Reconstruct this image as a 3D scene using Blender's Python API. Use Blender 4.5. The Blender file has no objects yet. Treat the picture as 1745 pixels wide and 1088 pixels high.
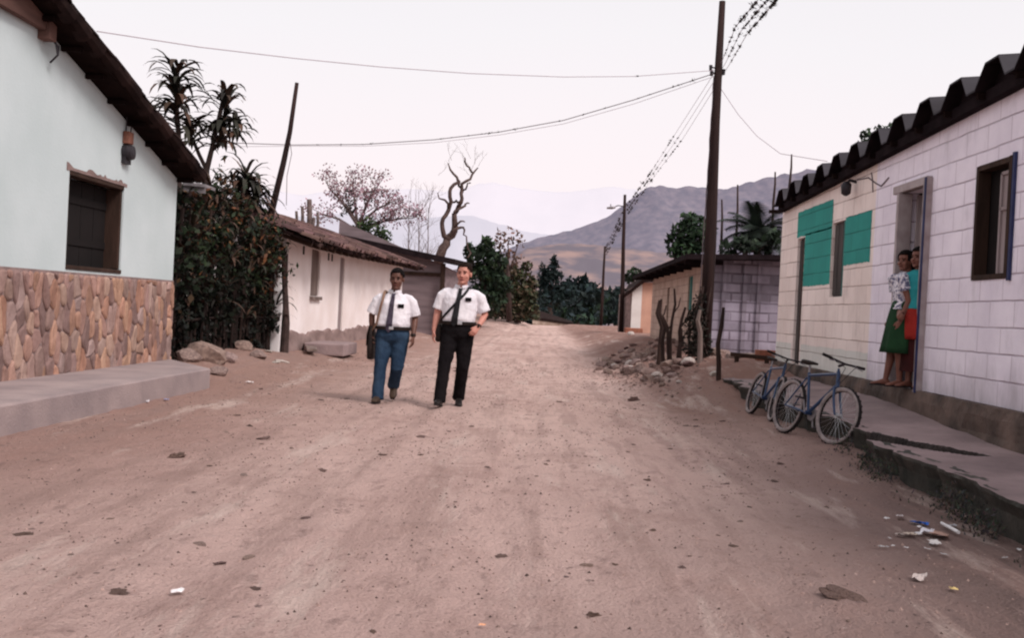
import bpy, bmesh, math, random
from mathutils import Vector, Matrix, noise
R = random.Random(11)
PI = math.pi
V = Vector
sc = bpy.context.scene
COL = sc.collection

# ------------------------------------------------------------------ camera
FPX = 1697.0
yaw, pit, rho = math.radians(1.5), math.radians(-.55), .05
CAM = V((0, 0, 1.3))
fw = V((-math.sin(yaw)*math.cos(pit), math.cos(yaw)*math.cos(pit), math.sin(pit)))
r0 = V((math.cos(yaw), math.sin(yaw), 0)); u0 = r0.cross(fw)
cu = u0*math.cos(rho) - r0*math.sin(rho); crt = r0*math.cos(rho) + u0*math.sin(rho)
cd = bpy.data.cameras.new('camera'); cam = bpy.data.objects.new('camera', cd); COL.objects.link(cam)
cd.sensor_width = 36; cd.lens = 36*FPX/1745; cd.clip_end = 20000; cd.clip_start = .1
m3 = Matrix((crt, cu, -fw)).transposed()
cam.matrix_world = Matrix.Translation(CAM) @ m3.to_4x4()
sc.camera = cam

def ray(px, py): return fw + crt*((px-872.5)/FPX) - cu*((py-544)/FPX)
def at(px, py, Y):
    d = ray(px, py); return CAM + d*(Y/d.y)
def lat(px, py, X):
    d = ray(px, py); return CAM + d*(X/d.x)
def gz(px, py, z):
    d = ray(px, py); return CAM + d*((z-1.3)/d.z)

# ------------------------------------------------------------------ materials
MATS = {}
def M(name, c, c2=None, scale=3.0, rough=.9, bump=0.0, bscale=None, tint=False, stretch=(1,1,1), spec=.2,
      metal=0.0, emit=None, detail=6.0, lo=.3, hi=.7, stain=None):
    """noise between two colours, times the face tint, with a bump"""
    m = bpy.data.materials.new(name); m.use_nodes = True
    nt = m.node_tree; N = nt.nodes; L = nt.links
    b = N['Principled BSDF']; b.inputs['Roughness'].default_value = rough
    b.inputs['Specular IOR Level'].default_value = spec; b.inputs['Metallic'].default_value = metal
    tc = N.new('ShaderNodeTexCoord'); mp = N.new('ShaderNodeMapping'); mp.inputs['Scale'].default_value = stretch
    L.new(tc.outputs['Object'], mp.inputs['Vector'])
    no = N.new('ShaderNodeTexNoise'); no.inputs['Scale'].default_value = scale; no.inputs['Detail'].default_value = detail
    L.new(mp.outputs['Vector'], no.inputs['Vector'])
    rp = N.new('ShaderNodeValToRGB'); rp.color_ramp.elements[0].position = lo; rp.color_ramp.elements[1].position = hi
    if c2 is None: c2 = tuple(x*.75 for x in c)
    rp.color_ramp.elements[0].color = (*c2, 1); rp.color_ramp.elements[1].color = (*c, 1)
    L.new(no.outputs['Fac'], rp.inputs['Fac'])
    out = rp.outputs['Color']
    if stain:
        # stain = (colour, scale, z_low, z_high): dirt that gathers towards a height, broken up by noise
        sx = N.new('ShaderNodeSeparateXYZ'); L.new(tc.outputs['Object'], sx.inputs[0])
        mr = N.new('ShaderNodeMapRange'); mr.inputs[1].default_value = stain[2]; mr.inputs[2].default_value = stain[3]
        mr.inputs[3].default_value = 1; mr.inputs[4].default_value = 0
        L.new(sx.outputs['Z'], mr.inputs[0])
        n2 = N.new('ShaderNodeTexNoise'); n2.inputs['Scale'].default_value = stain[1]; n2.inputs['Detail'].default_value = 8
        L.new(tc.outputs['Object'], n2.inputs['Vector'])
        ad = N.new('ShaderNodeMath'); ad.operation = 'ADD'; L.new(mr.outputs[0], ad.inputs[0]); L.new(n2.outputs['Fac'], ad.inputs[1])
        r2 = N.new('ShaderNodeMapRange'); r2.inputs[1].default_value = .85; r2.inputs[2].default_value = 1.25
        L.new(ad.outputs[0], r2.inputs[0])
        mx = N.new('ShaderNodeMix'); mx.data_type = 'RGBA'; L.new(r2.outputs[0], mx.inputs[0])
        L.new(out, mx.inputs[6]); mx.inputs[7].default_value = (*stain[0], 1); out = mx.outputs[2]
    if tint:
        a = N.new('ShaderNodeAttribute'); a.attribute_name = 'tint'
        mx = N.new('ShaderNodeMix'); mx.data_type = 'RGBA'; mx.blend_type = 'MULTIPLY'; mx.inputs[0].default_value = 1
        L.new(out, mx.inputs[6]); L.new(a.outputs['Color'], mx.inputs[7]); out = mx.outputs[2]
    L.new(out, b.inputs['Base Color'])
    if emit:
        b.inputs['Emission Color'].default_value = (*emit[:3], 1); b.inputs['Emission Strength'].default_value = emit[3]
    if bump:
        nb = N.new('ShaderNodeTexNoise'); nb.inputs['Scale'].default_value = bscale or scale*6; nb.inputs['Detail'].default_value = 8
        L.new(mp.outputs['Vector'], nb.inputs['Vector'])
        bp = N.new('ShaderNodeBump'); bp.inputs['Strength'].default_value = bump; bp.inputs['Distance'].default_value = .02
        L.new(nb.outputs['Fac'], bp.inputs['Height']); L.new(bp.outputs[0], b.inputs['Normal'])
    MATS[name] = m
    return m

def block_mat(name, c, c2, mortar, rot, bw=.46, bh=.236, msize=.012, loc=(0,0,0), grime=(.12,.10,.09), gz0=.6, gz1=1.3, strength=.6, rand=(.85,1.05), perp=.5):
    """painted concrete block: brick courses with sunk joints, uneven paint and dirt near the base"""
    m = bpy.data.materials.new(name); m.use_nodes = True
    nt = m.node_tree; N = nt.nodes; L = nt.links; b = N['Principled BSDF']
    b.inputs['Roughness'].default_value = .85; b.inputs['Specular IOR Level'].default_value = .2
    tc = N.new('ShaderNodeTexCoord'); sx = N.new('ShaderNodeSeparateXYZ'); L.new(tc.outputs['Object'], sx.inputs[0])
    cb = N.new('ShaderNodeCombineXYZ')
    L.new(sx.outputs['Y' if rot == 'x' else 'X'], cb.inputs[0]); L.new(sx.outputs['Z'], cb.inputs[1])
    # wobble the joints a little
    wn = N.new('ShaderNodeTexNoise'); wn.inputs['Scale'].default_value = 2.5; L.new(tc.outputs['Object'], wn.inputs['Vector'])
    ws = N.new('ShaderNodeVectorMath'); ws.operation = 'SCALE'; ws.inputs['Scale'].default_value = .022
    L.new(wn.outputs['Color'], ws.inputs[0])
    va = N.new('ShaderNodeVectorMath'); L.new(cb.outputs[0], va.inputs[0]); L.new(ws.outputs[0], va.inputs[1])
    vb = N.new('ShaderNodeVectorMath'); L.new(va.outputs[0], vb.inputs[0]); vb.inputs[1].default_value = loc
    br = N.new('ShaderNodeTexBrick'); L.new(vb.outputs[0], br.inputs['Vector'])
    br.inputs['Scale'].default_value = 1; br.inputs['Brick Width'].default_value = bw; br.inputs['Row Height'].default_value = bh
    br.inputs['Mortar Size'].default_value = msize; br.inputs['Mortar Smooth'].default_value = .35
    br.inputs['Color1'].default_value = (rand[0],)*3 + (1,); br.inputs['Color2'].default_value = (rand[1],)*3 + (1,)
    br.inputs['Mortar'].default_value = (1,1,1,1)
    no = N.new('ShaderNodeTexNoise'); no.inputs['Scale'].default_value = 1.3; no.inputs['Detail'].default_value = 9; no.inputs['Roughness'].default_value = .65
    L.new(tc.outputs['Object'], no.inputs['Vector'])
    rp = N.new('ShaderNodeValToRGB'); rp.color_ramp.elements[0].position = .32; rp.color_ramp.elements[1].position = .6
    rp.color_ramp.elements[0].color = (*c2,1); rp.color_ramp.elements[1].color = (*c,1); L.new(no.outputs['Fac'], rp.inputs[0])
    mu = N.new('ShaderNodeMix'); mu.data_type='RGBA'; mu.blend_type='MULTIPLY'; mu.inputs[0].default_value=1
    L.new(rp.outputs[0], mu.inputs[6]); L.new(br.outputs['Color'], mu.inputs[7])
    # joints: fade in and out
    n3 = N.new('ShaderNodeTexNoise'); n3.inputs['Scale'].default_value = 1.7; n3.inputs['Detail'].default_value = 4; L.new(vb.outputs[0], n3.inputs['Vector'])
    jr = N.new('ShaderNodeMapRange'); jr.inputs[1].default_value=.3; jr.inputs[2].default_value=.6; jr.inputs[3].default_value=.35; jr.inputs[4].default_value=1
    L.new(n3.outputs['Fac'], jr.inputs[0])
    sz = N.new('ShaderNodeSeparateXYZ'); L.new(vb.outputs[0], sz.inputs[0])
    pp = N.new('ShaderNodeMath'); pp.operation='PINGPONG'; L.new(sz.outputs['Y'], pp.inputs[0]); pp.inputs[1].default_value=bh/2
    hj = N.new('ShaderNodeMapRange'); hj.inputs[1].default_value=msize*.35; hj.inputs[2].default_value=msize*.95; hj.inputs[3].default_value=1; hj.inputs[4].default_value=0; L.new(pp.outputs[0], hj.inputs[0])
    vj = N.new('ShaderNodeMath'); vj.operation='MULTIPLY'; L.new(br.outputs['Fac'], vj.inputs[0]); vj.inputs[1].default_value=perp
    mxj = N.new('ShaderNodeMath'); mxj.operation='MAXIMUM'; L.new(hj.outputs[0], mxj.inputs[0]); L.new(vj.outputs[0], mxj.inputs[1])
    jm = N.new('ShaderNodeMath'); jm.operation='MULTIPLY'; L.new(mxj.outputs[0], jm.inputs[0]); L.new(jr.outputs[0], jm.inputs[1])
    mj = N.new('ShaderNodeMix'); mj.data_type='RGBA'; L.new(jm.outputs[0], mj.inputs[0]); L.new(mu.outputs[2], mj.inputs[6]); mj.inputs[7].default_value=(*mortar,1)
    # grime near the ground and drips
    mr = N.new('ShaderNodeMapRange'); mr.inputs[1].default_value=gz0; mr.inputs[2].default_value=gz1; mr.inputs[3].default_value=.55; mr.inputs[4].default_value=0
    L.new(sx.outputs['Z'], mr.inputs[0])
    n2 = N.new('ShaderNodeTexNoise'); n2.inputs['Scale'].default_value=3.5; n2.inputs['Detail'].default_value=9; n2.inputs['Roughness'].default_value=.7
    mp = N.new('ShaderNodeMapping'); mp.inputs['Scale'].default_value=(1,1,.35); L.new(tc.outputs['Object'], mp.inputs[0]); L.new(mp.outputs[0], n2.inputs['Vector'])
    ad = N.new('ShaderNodeMath'); L.new(mr.outputs[0], ad.inputs[0]); L.new(n2.outputs['Fac'], ad.inputs[1])
    r2 = N.new('ShaderNodeMapRange'); r2.inputs[1].default_value=.54; r2.inputs[2].default_value=1.1; r2.inputs[4].default_value=.9; L.new(ad.outputs[0], r2.inputs[0])
    mg = N.new('ShaderNodeMix'); mg.data_type='RGBA'; L.new(r2.outputs[0], mg.inputs[0]); L.new(mj.outputs[2], mg.inputs[6]); mg.inputs[7].default_value=(*grime,1)
    L.new(mg.outputs[2], b.inputs['Base Color'])
    iv = N.new('ShaderNodeMath'); iv.operation='SUBTRACT'; iv.inputs[0].default_value=1; L.new(mxj.outputs[0], iv.inputs[1])
    n4 = N.new('ShaderNodeTexNoise'); n4.inputs['Scale'].default_value=60; n4.inputs['Detail'].default_value=5; L.new(tc.outputs['Object'], n4.inputs['Vector'])
    m4 = N.new('ShaderNodeMath'); m4.operation='MULTIPLY_ADD'; L.new(n4.outputs['Fac'], m4.inputs[0]); m4.inputs[1].default_value=.25; L.new(iv.outputs[0], m4.inputs[2])
    bp = N.new('ShaderNodeBump'); bp.inputs['Strength'].default_value=strength; bp.inputs['Distance'].default_value=.012
    L.new(m4.outputs[0], bp.inputs['Height']); L.new(bp.outputs[0], b.inputs['Normal'])
    MATS[name]=m
    return m

# ------------------------------------------------------------------ mesh building
class MB:
    def __init__(s): s.v=[]; s.f=[]; s.t=[]; s.mi=[]; s.cur=(1,1,1); s.cm=0
    def face(s, idx):
        s.f.append(idx); s.t.append(s.cur); s.mi.append(s.cm)
    def poly(s, pts):
        n=len(s.v); s.v += [tuple(p) for p in pts]; s.face(tuple(range(n, n+len(pts))))
    def box(s, c, size, rot=None):
        c=V(c); n=len(s.v)
        for x in (-.5,.5):
            for y in (-.5,.5):
                for z in (-.5,.5):
                    p=V((x*size[0],y*size[1],z*size[2]))
                    if rot is not None: p=rot @ p
                    s.v.append(tuple(c+p))
        for q in ((0,1,3,2),(4,6,7,5),(0,4,5,1),(2,3,7,6),(0,2,6,4),(1,5,7,3)): s.face(tuple(n+i for i in q))
    def bar(s, a, b, w, h, up=(0,0,1)):
        a=V(a); b=V(b); d=(b-a); l=d.length; d.normalize(); up=V(up)
        x=d.cross(up)
        if x.length<1e-4: x=d.cross(V((1,0,0)))
        x.normalize(); z=x.cross(d)
        s.box((a+b)/2,(w,l,h),Matrix((x,d,z)).transposed())
    def tube(s, pts, radii, n=8, cap=True):
        pts=[V(p) for p in pts]
        if not hasattr(radii,'__len__'): radii=[radii]*len(pts)
        base=len(s.v); ref=None
        for i,p in enumerate(pts):
            d=(pts[min(i+1,len(pts)-1)]-pts[max(i-1,0)])
            if d.length<1e-9: d=V((0,0,1))
            d.normalize()
            if ref is None: ref=V((1,0,0)) if abs(d.x)<.8 else V((0,1,0))
            x=ref-d*ref.dot(d)
            if x.length<1e-4: x=d.orthogonal()
            x.normalize(); ref=x; y=d.cross(x)
            for k in range(n):
                a=2*PI*k/n; s.v.append(tuple(p+(x*math.cos(a)+y*math.sin(a))*radii[i]))
        for i in range(len(pts)-1):
            for k in range(n):
                k2=(k+1)%n; s.face((base+i*n+k, base+i*n+k2, base+(i+1)*n+k2, base+(i+1)*n+k))
        if cap:
            s.face(tuple(base+k for k in reversed(range(n)))); e=base+(len(pts)-1)*n; s.face(tuple(e+k for k in range(n)))
    def loft(s, rings, n=20, p=2.4, cap=True):
        """rings: (centre, half-vector u, half-vector v)"""
        base=len(s.v)
        for c,u,v in rings:
            c=V(c);u=V(u);v=V(v)
            for k in range(n):
                a=2*PI*k/n; ca,sa=math.cos(a),math.sin(a)
                x=math.copysign(abs(ca)**(2/p),ca); y=math.copysign(abs(sa)**(2/p),sa)
                s.v.append(tuple(c+u*x+v*y))
        m=len(rings)
        for i in range(m-1):
            for k in range(n):
                k2=(k+1)%n; s.face((base+i*n+k, base+i*n+k2, base+(i+1)*n+k2, base+(i+1)*n+k))
        if cap:
            s.face(tuple(base+k for k in reversed(range(n)))); e=base+(m-1)*n; s.face(tuple(e+k for k in range(n)))
    def ell(s, c, r, rot=None, nu=14, nv=9, keep=None):
        c=V(c); base=len(s.v)
        for j in range(nv+1):
            ph=PI*j/nv
            for k in range(nu):
                a=2*PI*k/nu
                p=V((r[0]*math.sin(ph)*math.cos(a), r[1]*math.sin(ph)*math.sin(a), r[2]*math.cos(ph)))
                if rot is not None: p=rot@p
                s.v.append(tuple(c+p))
        for j in range(nv):
            for k in range(nu):
                q=(base+j*nu+k, base+(j+1)*nu+k, base+(j+1)*nu+(k+1)%nu, base+j*nu+(k+1)%nu)
                if keep is None or keep(sum((V(s.v[i]) for i in q),V())/4): s.face(q)
    def leaf(s, p, size, ratio=.5, d=None):
        d = d or V((R.gauss(0,1),R.gauss(0,1),R.gauss(0,1))).normalized()
        x=d.orthogonal(); x.rotate(Matrix.Rotation(R.random()*6.28,3,d)); y=d.cross(x)
        x*=size*.5; y*=size*.5*ratio; p=V(p)
        s.poly((p-x, p-x*.1-y, p+x, p-x*.1+y))
    def build(s, name, mats, parent=None, smooth=False):
        me=bpy.data.meshes.new(name); me.from_pydata(s.v,[],s.f); 
        if not isinstance(mats,(list,tuple)): mats=[mats]
        for m in mats: me.materials.append(m)
        if len(mats)>1: me.polygons.foreach_set('material_index',s.mi)
        at_=me.attributes.new('tint','FLOAT_COLOR','FACE')
        buf=[]
        for t in s.t: buf += [t[0],t[1],t[2],1.0]
        at_.data.foreach_set('color',buf)
        if smooth: me.polygons.foreach_set('use_smooth',[True]*len(me.polygons))
        me.update()
        o=bpy.data.objects.new(name,me); COL.objects.link(o)
        if parent is not None: o.parent=parent
        return o

def grey(lo=.7, hi=1.15):
    g=R.uniform(lo,hi); return (g,g,g)
def tag(o, label=None, cat=None, group=None, kind=None):
    if label: o['label']=label
    if cat: o['category']=cat
    if group: o['group']=group
    if kind: o['kind']=kind
    return o
def thing(name, label, cat, loc=(0,0,0), group=None, rotz=0):
    o=bpy.data.objects.new(name,None); COL.objects.link(o); o.location=loc; o.rotation_euler=(0,0,rotz)
    o.empty_display_size=.1
    return tag(o,label,cat,group)
def bevel(o, w=.01, seg=2):
    b=o.modifiers.new('bevel','BEVEL'); b.width=w; b.segments=seg; b.limit_method='ANGLE'; return o
def copy_tree(o, parent=None):
    c=o.copy(); COL.objects.link(c)
    if parent is not None: c.parent=parent
    for ch in list(o.children): copy_tree(ch,c)
    return c
def nz(x,y,z=0.0): return noise.noise(V((x,y,z)))
def sstep(a,b,x):
    t=max(0,min(1,(x-a)/(b-a))); return t*t*(3-2*t)

# palette -----------------------------------------------------------
M('dark_wood',(.055,.03,.022),(.025,.014,.01),scale=6,stretch=(1,1,.2),bump=.4)
M('gable_wood',(.16,.085,.07),(.09,.05,.042),scale=6,stretch=(1,.2,1),bump=.4)
M('dark_grey_wood',(.10,.085,.08),(.04,.033,.032),scale=7,stretch=(1,1,.15),bump=.5)
M('grey_wood',(.25,.19,.17),(.11,.08,.07),scale=7,stretch=(1,1,.15),bump=.5)
M('post_wood',(.055,.032,.026),(.018,.011,.010),scale=9,stretch=(1,1,.15),bump=.6,tint=True)
M('pole_wood',(.035,.018,.016),(.013,.007,.007),scale=9,stretch=(1,1,.08),bump=.5)
M('bark_grey',(.20,.15,.14),(.08,.055,.05),scale=5,bump=.6)
M('bark_brown',(.12,.08,.07),(.055,.036,.033),scale=5,bump=.6)
M('bark_dark',(.07,.045,.04),(.03,.02,.018),scale=5,bump=.6)
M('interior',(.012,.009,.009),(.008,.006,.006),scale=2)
M('tile_clay',(.17,.10,.095),(.06,.035,.033),scale=3,bump=.5,tint=True)
M('tile_old',(.034,.02,.018),(.012,.008,.008),spec=.03,scale=3,bump=.5,tint=True)
M('rafter',(.016,.009,.008),(.007,.004,.004),spec=.02,scale=6,bump=.3)
M('mint_paint',(.56,.63,.64),(.48,.555,.56),scale=1.1,bump=.12,bscale=25,detail=8)
M('mortar',(.31,.225,.21),(.18,.125,.12),scale=8,bump=.5)
M('wall_stone',(1.0,.95,.95),(.62,.55,.53),scale=5,bump=.5,bscale=22,tint=True,rough=.85)
M('concrete',(.36,.285,.275),(.25,.20,.20),scale=2.2,bump=.35,bscale=40)
M('old_concrete',(.33,.245,.24),(.17,.125,.125),scale=1.6,bump=.6,bscale=22,detail=10)
M('gap_soil',(.06,.047,.043),(.025,.02,.019),scale=8,bump=.8)  # near-black soil: shade inside the walkway gap put into the colour
M('mossy_concrete',(.085,.075,.065),(.028,.03,.026),scale=4.0,bump=.9,bscale=16,detail=10)
M('foundation',(.17,.12,.10),(.045,.037,.033),scale=3.0,bump=.9,bscale=14,detail=10)
M('whitewash',(.88,.81,.80),(.76,.67,.64),scale=1.2,bump=.35,bscale=8,stain=((.38,.25,.19),2.2,-.7,.75))
M('cream_plaster',(.62,.50,.42),(.50,.38,.31),scale=1.4,bump=.3,bscale=10,stain=((.25,.17,.13),2.0,-.5,.5))
M('orange_plaster',(.58,.34,.25),(.45,.25,.19),scale=1.4,bump=.3,bscale=10,stain=((.30,.20,.16),2.0,-.6,.4))
M('white_plaster',(.75,.71,.68),(.6,.55,.52),scale=1.4,bump=.3,stain=((.35,.25,.2),2.0,-.6,.4))
M('mud_wall',(.30,.215,.20),(.17,.115,.105),scale=2.0,bump=.6,stretch=(1,1,2.5))
M('lilac_wall',(.25,.19,.20),(.13,.10,.105),scale=1.5,bump=.5,stretch=(.4,.4,3))
M('roof_metal',(.07,.065,.075),(.03,.027,.03),scale=2.2,rough=.75,bump=.2,stretch=(.3,1,1),spec=.08)
M('roof_edge',(.022,.015,.017),(.010,.007,.008),scale=4,spec=.02)
M('door_wood',(.36,.30,.30),(.22,.17,.17),scale=5,stretch=(1,1,.2),bump=.3)
M('frame_blue',(.035,.045,.12),(.02,.025,.07),scale=6,rough=.6)
M('frame_pale',(.42,.36,.36),(.28,.22,.22),scale=6,rough=.7,bump=.2)
M('green_shutter',(.03,.16,.14),(.02,.1,.09),scale=5,rough=.7)
M('dark_metal',(.05,.045,.05),(.03,.025,.03),scale=8,rough=.5,metal=.4)
M('grey_metal',(.30,.28,.29),(.2,.18,.19),scale=8,rough=.5,metal=.3)
M('rust',(.28,.12,.08),(.14,.06,.045),scale=8,rough=.8)
M('cable',(.16,.12,.13),(.1,.08,.09),scale=6,rough=.8)
M('pale_cable',(.42,.35,.39),(.34,.28,.31),scale=6,rough=.8)
M('tuft',(.028,.018,.014),(.012,.008,.007),scale=20)
M('leaf',(1,1,1),(.75,.75,.75),scale=1.5,rough=.7,tint=True,spec=.25)
M('rock',(.35,.25,.22),(.16,.11,.10),scale=6,bump=.7,tint=True)
M('clod',(.24,.155,.135),(.10,.065,.058),scale=9,bump=.8,tint=True)
M('paper',(.8,.78,.78),(.65,.62,.62),scale=6,rough=.8,tint=True)
M('skin_dark',(.13,.055,.038),(.10,.042,.028),scale=8,rough=.55,spec=.35)
M('skin_light',(.56,.26,.20),(.47,.20,.155),scale=8,rough=.55,spec=.35)
M('skin_brown',(.20,.08,.055),(.16,.06,.042),scale=8,rough=.55,spec=.35)
M('hair_black',(.010,.007,.007),(.005,.004,.004),scale=40,rough=.8,bump=.5,spec=.06)
M('hair_brown',(.020,.010,.008),(.010,.006,.005),scale=40,rough=.8,bump=.5,spec=.06)
M('shirt_white',(.78,.75,.775),(.64,.61,.655),scale=6,rough=.9,bump=.9,bscale=9,stretch=(1,1,.45),spec=.05)
M('denim',(.04,.07,.115),(.012,.025,.05),scale=5,rough=.95,bump=.3,bscale=60,spec=.05,stretch=(1,1,.5))
M('black_cloth',(.013,.011,.012),(.008,.007,.008),scale=5,rough=.95,bump=.2,spec=.02)
M('tie_dark',(.065,.05,.075),(.03,.022,.035),scale=40,rough=.6)
M('tie_black',(.012,.012,.015),(.007,.007,.008),scale=40,rough=.6)
M('leather_dark',(.02,.012,.010),(.011,.007,.006),scale=12,rough=.6,bump=.2)
M('strap_tan',(.26,.16,.11),(.19,.11,.08),scale=12,rough=.8)
M('shoe_brown',(.07,.045,.03),(.035,.022,.016),scale=12,rough=.55)
M('shoe_black',(.018,.013,.012),(.01,.008,.008),scale=12,rough=.45)
M('silver',(.55,.55,.56),(.4,.4,.42),scale=10,rough=.35,metal=.7)
M('eye_dark',(.012,.008,.007),(.01,.007,.006),scale=10,rough=.2)
M('lip',(.30,.10,.085),(.25,.08,.07),scale=10,rough=.5)
M('lip_dark',(.13,.045,.038),(.10,.035,.03),scale=10,rough=.5)
M('blouse_print',(.72,.68,.72),(.12,.12,.20),scale=34,rough=.9,lo=.42,hi=.56)
M('skirt_green',(.016,.055,.022),(.007,.026,.011),scale=5,rough=.95,bump=.2)
M('turquoise',(.03,.28,.30),(.02,.2,.22),scale=5,rough=.95,bump=.2)
M('skirt_red',(.36,.03,.022),(.24,.018,.014),scale=5,rough=.95,bump=.2)
M('maroon',(.06,.012,.012),(.03,.007,.007),scale=5,rough=.95,bump=.2)
M('bike_blue',(.014,.045,.12),(.009,.03,.085),scale=6,rough=.3,spec=.5)
M('rubber',(.03,.026,.026),(.016,.013,.013),scale=20,rough=.9,bump=.3)
M('tyre_wall',(.33,.28,.27),(.17,.14,.14),scale=12,rough=.9)
M('blue_plastic',(.02,.13,.55),(.02,.10,.4),scale=10,rough=.4)
M('orange_plastic',(.6,.16,.06),(.4,.1,.04),scale=10,rough=.6)
M('brick_red',(.34,.14,.09),(.2,.08,.055),scale=10,bump=.5)
M('pvc_white',(.8,.78,.78),(.6,.57,.57),scale=3,rough=.5,stretch=(1,1,.3))

# ------------------------------------------------------------------ world and sun
w=bpy.data.worlds.new('World'); sc.world=w; w.use_nodes=True
nt=w.node_tree; N=nt.nodes; L=nt.links; N.clear()
SUN_EL, SUN_AZ = math.radians(46), math.radians(128)       # azimuth measured from +Y (down the street) clockwise
sky=N.new('ShaderNodeTexSky'); sky.sky_type='NISHITA'; sky.sun_disc=False; sky.sun_elevation=SUN_EL; sky.sun_rotation=SUN_AZ
sky.air_density=1.6; sky.dust_density=6
bg1=N.new('ShaderNodeBackground'); bg1.inputs['Strength'].default_value=.09; L.new(sky.outputs[0],bg1.inputs[0])
tc=N.new('ShaderNodeTexCoord'); sx=N.new('ShaderNodeSeparateXYZ'); L.new(tc.outputs['Generated'],sx.inputs[0])
rp=N.new('ShaderNodeValToRGB'); e=rp.color_ramp.elements
e[0].position=0; e[0].color=(1.08,.935,.98,1); e[1].position=.5; e[1].color=(.88,.855,.89,1)
q=e.new(.10); q.color=(1.08,.965,1.0,1); q=e.new(.26); q.color=(1.0,.955,.98,1)
# slow unevenness of the high haze
wn=N.new('ShaderNodeTexNoise'); wn.inputs['Scale'].default_value=2.2; wn.inputs['Detail'].default_value=3; L.new(tc.outputs['Generated'],wn.inputs['Vector'])
wa=N.new('ShaderNodeMath'); wa.operation='MULTIPLY_ADD'; wa.inputs[1].default_value=.10; L.new(wn.outputs['Fac'],wa.inputs[0]); L.new(sx.outputs['Z'],wa.inputs[2])
wb=N.new('ShaderNodeMath'); wb.operation='SUBTRACT'; wb.inputs[1].default_value=.05; L.new(wa.outputs[0],wb.inputs[0])
L.new(wb.outputs[0],rp.inputs[0])
bg2=N.new('ShaderNodeBackground'); bg2.inputs['Strength'].default_value=1.06; L.new(rp.outputs[0],bg2.inputs[0])
mx=N.new('ShaderNodeMixShader'); mx.inputs[0].default_value=.86; L.new(bg1.outputs[0],mx.inputs[1]); L.new(bg2.outputs[0],mx.inputs[2])
wo=N.new('ShaderNodeOutputWorld'); L.new(mx.outputs[0],wo.inputs[0])
sl=bpy.data.lights.new('sun','SUN'); sl.energy=2.9; sl.angle=math.radians(20); sl.color=(1,.93,.86)
sl.color=(1,.915,.895)
so=bpy.data.objects.new('sun',sl); COL.objects.link(so)
sd=V((math.sin(SUN_AZ)*math.cos(SUN_EL), math.cos(SUN_AZ)*math.cos(SUN_EL), math.sin(SUN_EL)))
so.rotation_euler=sd.to_track_quat('Z','Y').to_euler(); so.location=(8,-8,12)

sc.view_settings.view_transform='Standard'; sc.view_settings.look='None'; sc.view_settings.exposure=0
sc.render.engine='CYCLES'; sc.cycles.use_denoising=True; sc.cycles.max_bounces=6
sc.cycles.filter_width=2.2

# ------------------------------------------------------------------ ground
def gh(x,y):
    """height of the ground: a worn dirt street with raised verges, a crest 95 m away and a valley beyond"""
    z=.035*nz(x*.35,y*.2)+.02*nz(x*1.1,y*.6,3)+.012*nz(x*3.1,y*3.1,7)
    # tyre tracks
    near=1-sstep(60,90,y)
    for tx in (-1.75,-.35,1.05):
        c=tx+.35*math.sin(y*.11)+.15*nz(y*.2,tx)
        z-=(.034*math.exp(-((x-c)/.15)**2)-.014*math.exp(-((abs(x-c)-.26)/.09)**2))*near*(.6+.7*nz(y*.25,tx*3))
    rb=sstep(1.7,3.1,x)
    z+=.010*nz(x*4.5,y*4.5,11)*(1 if y<25 else 0)+.006*nz(x*8,y*8,13)*(1 if y<16 else 0)
    z+=rb*(.02+.09*sstep(6,10,y))*(1-sstep(8,10,y)*0)
    z+=sstep(1.5,3.4,x)*.34*sstep(12.8,17,y)*(1-sstep(36,60,y)*.6)
    z+=sstep(3.0,3.6,x)*.15*sstep(12,16,y)*(1-sstep(40,60,y))
    lb=sstep(-3.4,-5.2,x)
    z+=lb*(.05+.17*sstep(13,17,y))
    z+=sstep(-4.4,-5.4,x)*.14*sstep(13.2,15.4,y)*(1-sstep(18,20,y))
    z+=sstep(-5,-12,x)*.5*sstep(30,45,y)*near
    # reddish bank on the far left under the trees
    z+=.75*math.exp(-((y-72)/9)**2)*sstep(.8,-2.5,x)
    z+=.25*math.exp(-((y-80)/14)**2)*sstep(6,9,x)
    if y>88: z-= 14*sstep(88,240,y)
    if y>900: z-= 10*sstep(900,1500,y)
    return z
xs=[]; x=0.0
while x<7: xs.append(x); x+=.055
while x<20: xs.append(x); x+=.06+(x-7)*.09
while x<9000: xs.append(x); x*=1.22
xs=[-a for a in reversed(xs[1:])]+xs
ys=[]; y=-60.0
while y<-6: ys.append(y); y+=6
y=-6.0
while y<3: ys.append(y); y+=.3
while y<16: ys.append(y); y+=.055
while y<12000: ys.append(y); y*=1.0045 if y<40 else (1.014 if y<260 else 1.12)
g=MB(); nx=len(xs)
g.v=[(a,b,gh(a,b)) for b in ys for a in xs]
g.f=[(j*nx+i,j*nx+i+1,(j+1)*nx+i+1,(j+1)*nx+i) for j in range(len(ys)-1) for i in range(nx-1)]
g.t=[(1,1,1)]*len(g.f); g.mi=[0]*len(g.f)

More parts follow.
